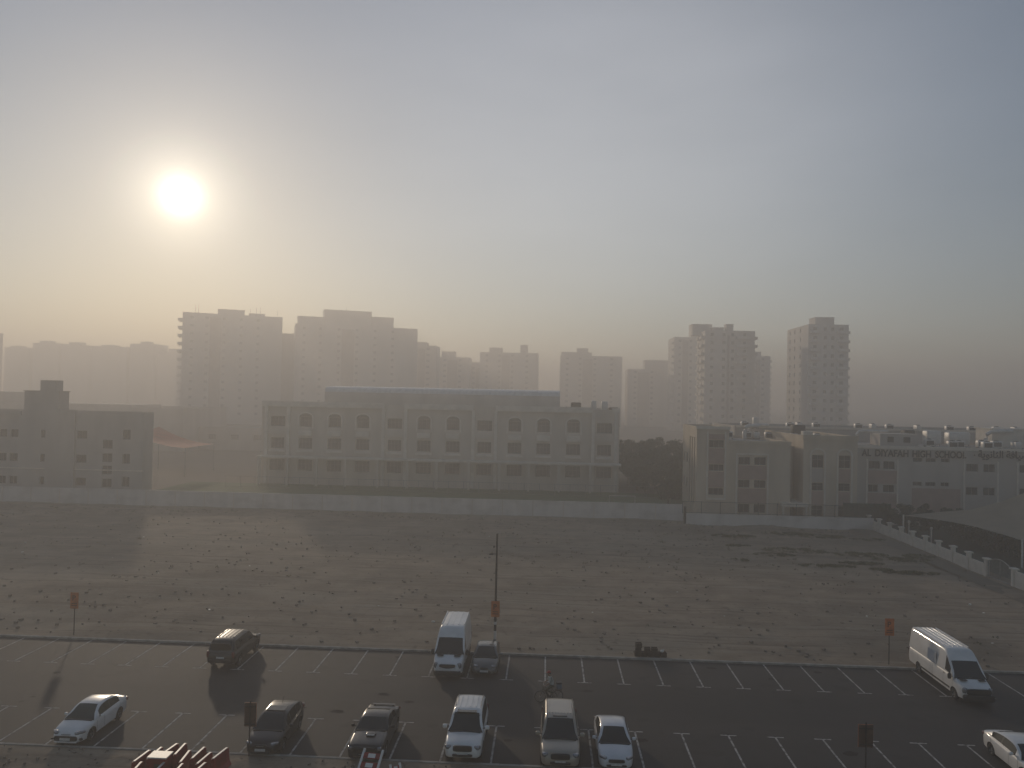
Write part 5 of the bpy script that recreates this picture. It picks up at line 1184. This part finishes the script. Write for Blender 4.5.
t2 = empty('bag', (0, 0, 0)); mt = Matrix.Translation((BX, BY, .004)) @ Matrix.Rotation(math.pi + .18, 4, 'Z')
t2.location = mt @ Vector((-.56, 0, .752)); t2.rotation_euler = (0, 0, math.pi + .18); tag(t2, 'blue-grey bundle with a dark top strapped on the bicycle carrier', 'bag')
b = MB(); b.rbox((0, 0, .17), (.34, .42, .34), 'bluecloth', e=.4); b.build('bag_body', t2, smooth=50)
b = MB(); b.rbox((0, 0, .37), (.36, .44, .09), 'dark', e=.5); b.build('bag_top', t2, smooth=50)
# rider: one skinned body, joints in bicycle coordinates
J = {}; E_ = []; RD = []; V_ = []
def jn(nm, p, r, par=None, r2=None):
    J[nm] = len(V_); V_.append(p); RD.append((r, r2 or r))
    if par: E_.append((J[par], J[nm]))
jn('pelvis', (-.17, 0, 1.0), .125, None, .15)
jn('waist', (-.13, 0, 1.14), .115, 'pelvis', .14); jn('chest', (-.05, 0, 1.34), .12, 'waist', .165); jn('shoulders', (.0, 0, 1.46), .075, 'chest', .12)
jn('neck', (.03, 0, 1.54), .05, 'shoulders'); jn('head0', (.055, 0, 1.61), .075, 'neck'); jn('head1', (.06, 0, 1.70), .09, 'head0', .08); jn('head2', (.05, 0, 1.77), .065, 'head1')
for s_, sd in ((-1, 'r'), (1, 'l')):
    jn('sh' + sd, (.0, s_ * .18, 1.44), .058, 'shoulders'); jn('el' + sd, (.08, s_ * .27, 1.2), .042, 'sh' + sd); jn('wr' + sd, (.22, s_ * .265, 1.085), .028, 'el' + sd)
    jn('pa' + sd, (.275, s_ * .262, 1.068), .03, 'wr' + sd, .022)
    for k in range(4):
        y_ = s_ * (.262 - .033 + .022 * k); ln = (.028, .033, .031, .024)[k]
        jn(f'f{k}a' + sd, (.30, y_, 1.062), .0105, 'pa' + sd); jn(f'f{k}b' + sd, (.30 + ln, y_, 1.048), .0095, f'f{k}a' + sd); jn(f'f{k}c' + sd, (.30 + ln * .7, y_, 1.02), .0085, f'f{k}b' + sd)
    jn('t0' + sd, (.262, s_ * .235, 1.06), .012, 'pa' + sd); jn('t1' + sd, (.285, s_ * .225, 1.03), .010, 't0' + sd)
    hip = (-.15, s_ * .1, .97); ped = (.07, .16) if s_ < 0 else (-.17, .46)
    jn('hip' + sd, hip, .095, 'pelvis'); kn = (.2, s_ * .12, .62) if s_ < 0 else (.2, s_ * .12, .8)
    jn('kn' + sd, kn, .065, 'hip' + sd); jn('cf' + sd, ((kn[0] * .6 + ped[0] * .4), s_ * .14, kn[2] * .6 + ped[1] * .4 + .03), .056, 'kn' + sd)
    jn('an' + sd, (ped[0] - .05, s_ * .15, ped[1] + .1), .04, 'cf' + sd); jn('to' + sd, (ped[0] + .1, s_ * .16, ped[1] + .05), .034, 'an' + sd)
me = bpy.data.meshes.new('person'); me.from_pydata(V_, E_, []); po = bpy.data.objects.new('tmp', me); COL.objects.link(po)
sk = po.modifiers.new('s', 'SKIN'); 
for v, (ra, rb) in zip(me.skin_vertices[0].data, RD): v.radius = (ra, rb)
me.skin_vertices[0].data[0].use_root = True
ss = po.modifiers.new('ss', 'SUBSURF'); ss.levels = 2; ss.render_levels = 2
bpy.context.view_layer.update(); dg = bpy.context.evaluated_depsgraph_get()
bm_ = bpy.data.meshes.new_from_object(po.evaluated_get(dg)); bpy.data.objects.remove(po)
bm_.materials.clear()
for m_ in ('skin', 'shirt', 'trouser', 'dark'): bm_.materials.append(M[m_])
for p in bm_.polygons:
    c_ = p.center; p.use_smooth = True
    if c_.z > 1.53: p.material_index = 0
    elif abs(c_.y) > .2 and c_.x > .06 and c_.z < 1.22: p.material_index = 0
    elif c_.z > 1.05: p.material_index = 1
    elif (c_.z < .24 and c_.y < 0) or (c_.z < .56 and c_.y > 0 and c_.x < .0 ): p.material_index = 3
    else: p.material_index = 2
pt = empty('person'); pt.location = (BX, BY, .004); pt.rotation_euler = (0, 0, math.pi + .18)
tag(pt, 'cyclist in a red cap and grey shirt riding leftwards through the lot', 'person')
link(bpy.data.objects.new('body', bm_), pt)
b = MB(); b.rbox((.045, 0, 1.775), (.215, .19, .13), 'cap', e=.85); b.rbox((.16, 0, 1.745), (.13, .15, .02), 'cap', e=.8); b.build('cap', pt, smooth=60)
b = MB(); b.rbox((.01, 0, 1.70), (.15, .185, .13), 'hair', e=.9); b.build('hair', pt, smooth=60)
b = MB(); b.rbox((.152, 0, 1.665), (.04, .028, .05), 'skin', e=.9); b.build('nose', pt, smooth=60)
for s_ in (-1, 1):
    b = MB(); b.rbox((.138, s_ * .033, 1.692), (.02, .024, .014), 'hair', e=.9); b.build('eye', pt); b = MB(); b.rbox((.05, s_ * .093, 1.67), (.05, .02, .06), 'skin', e=.9); b.build('ear', pt)
b = MB(); b.rbox((.138, 0, 1.63), (.02, .05, .012), 'signback', e=.9); b.build('mouth', pt)
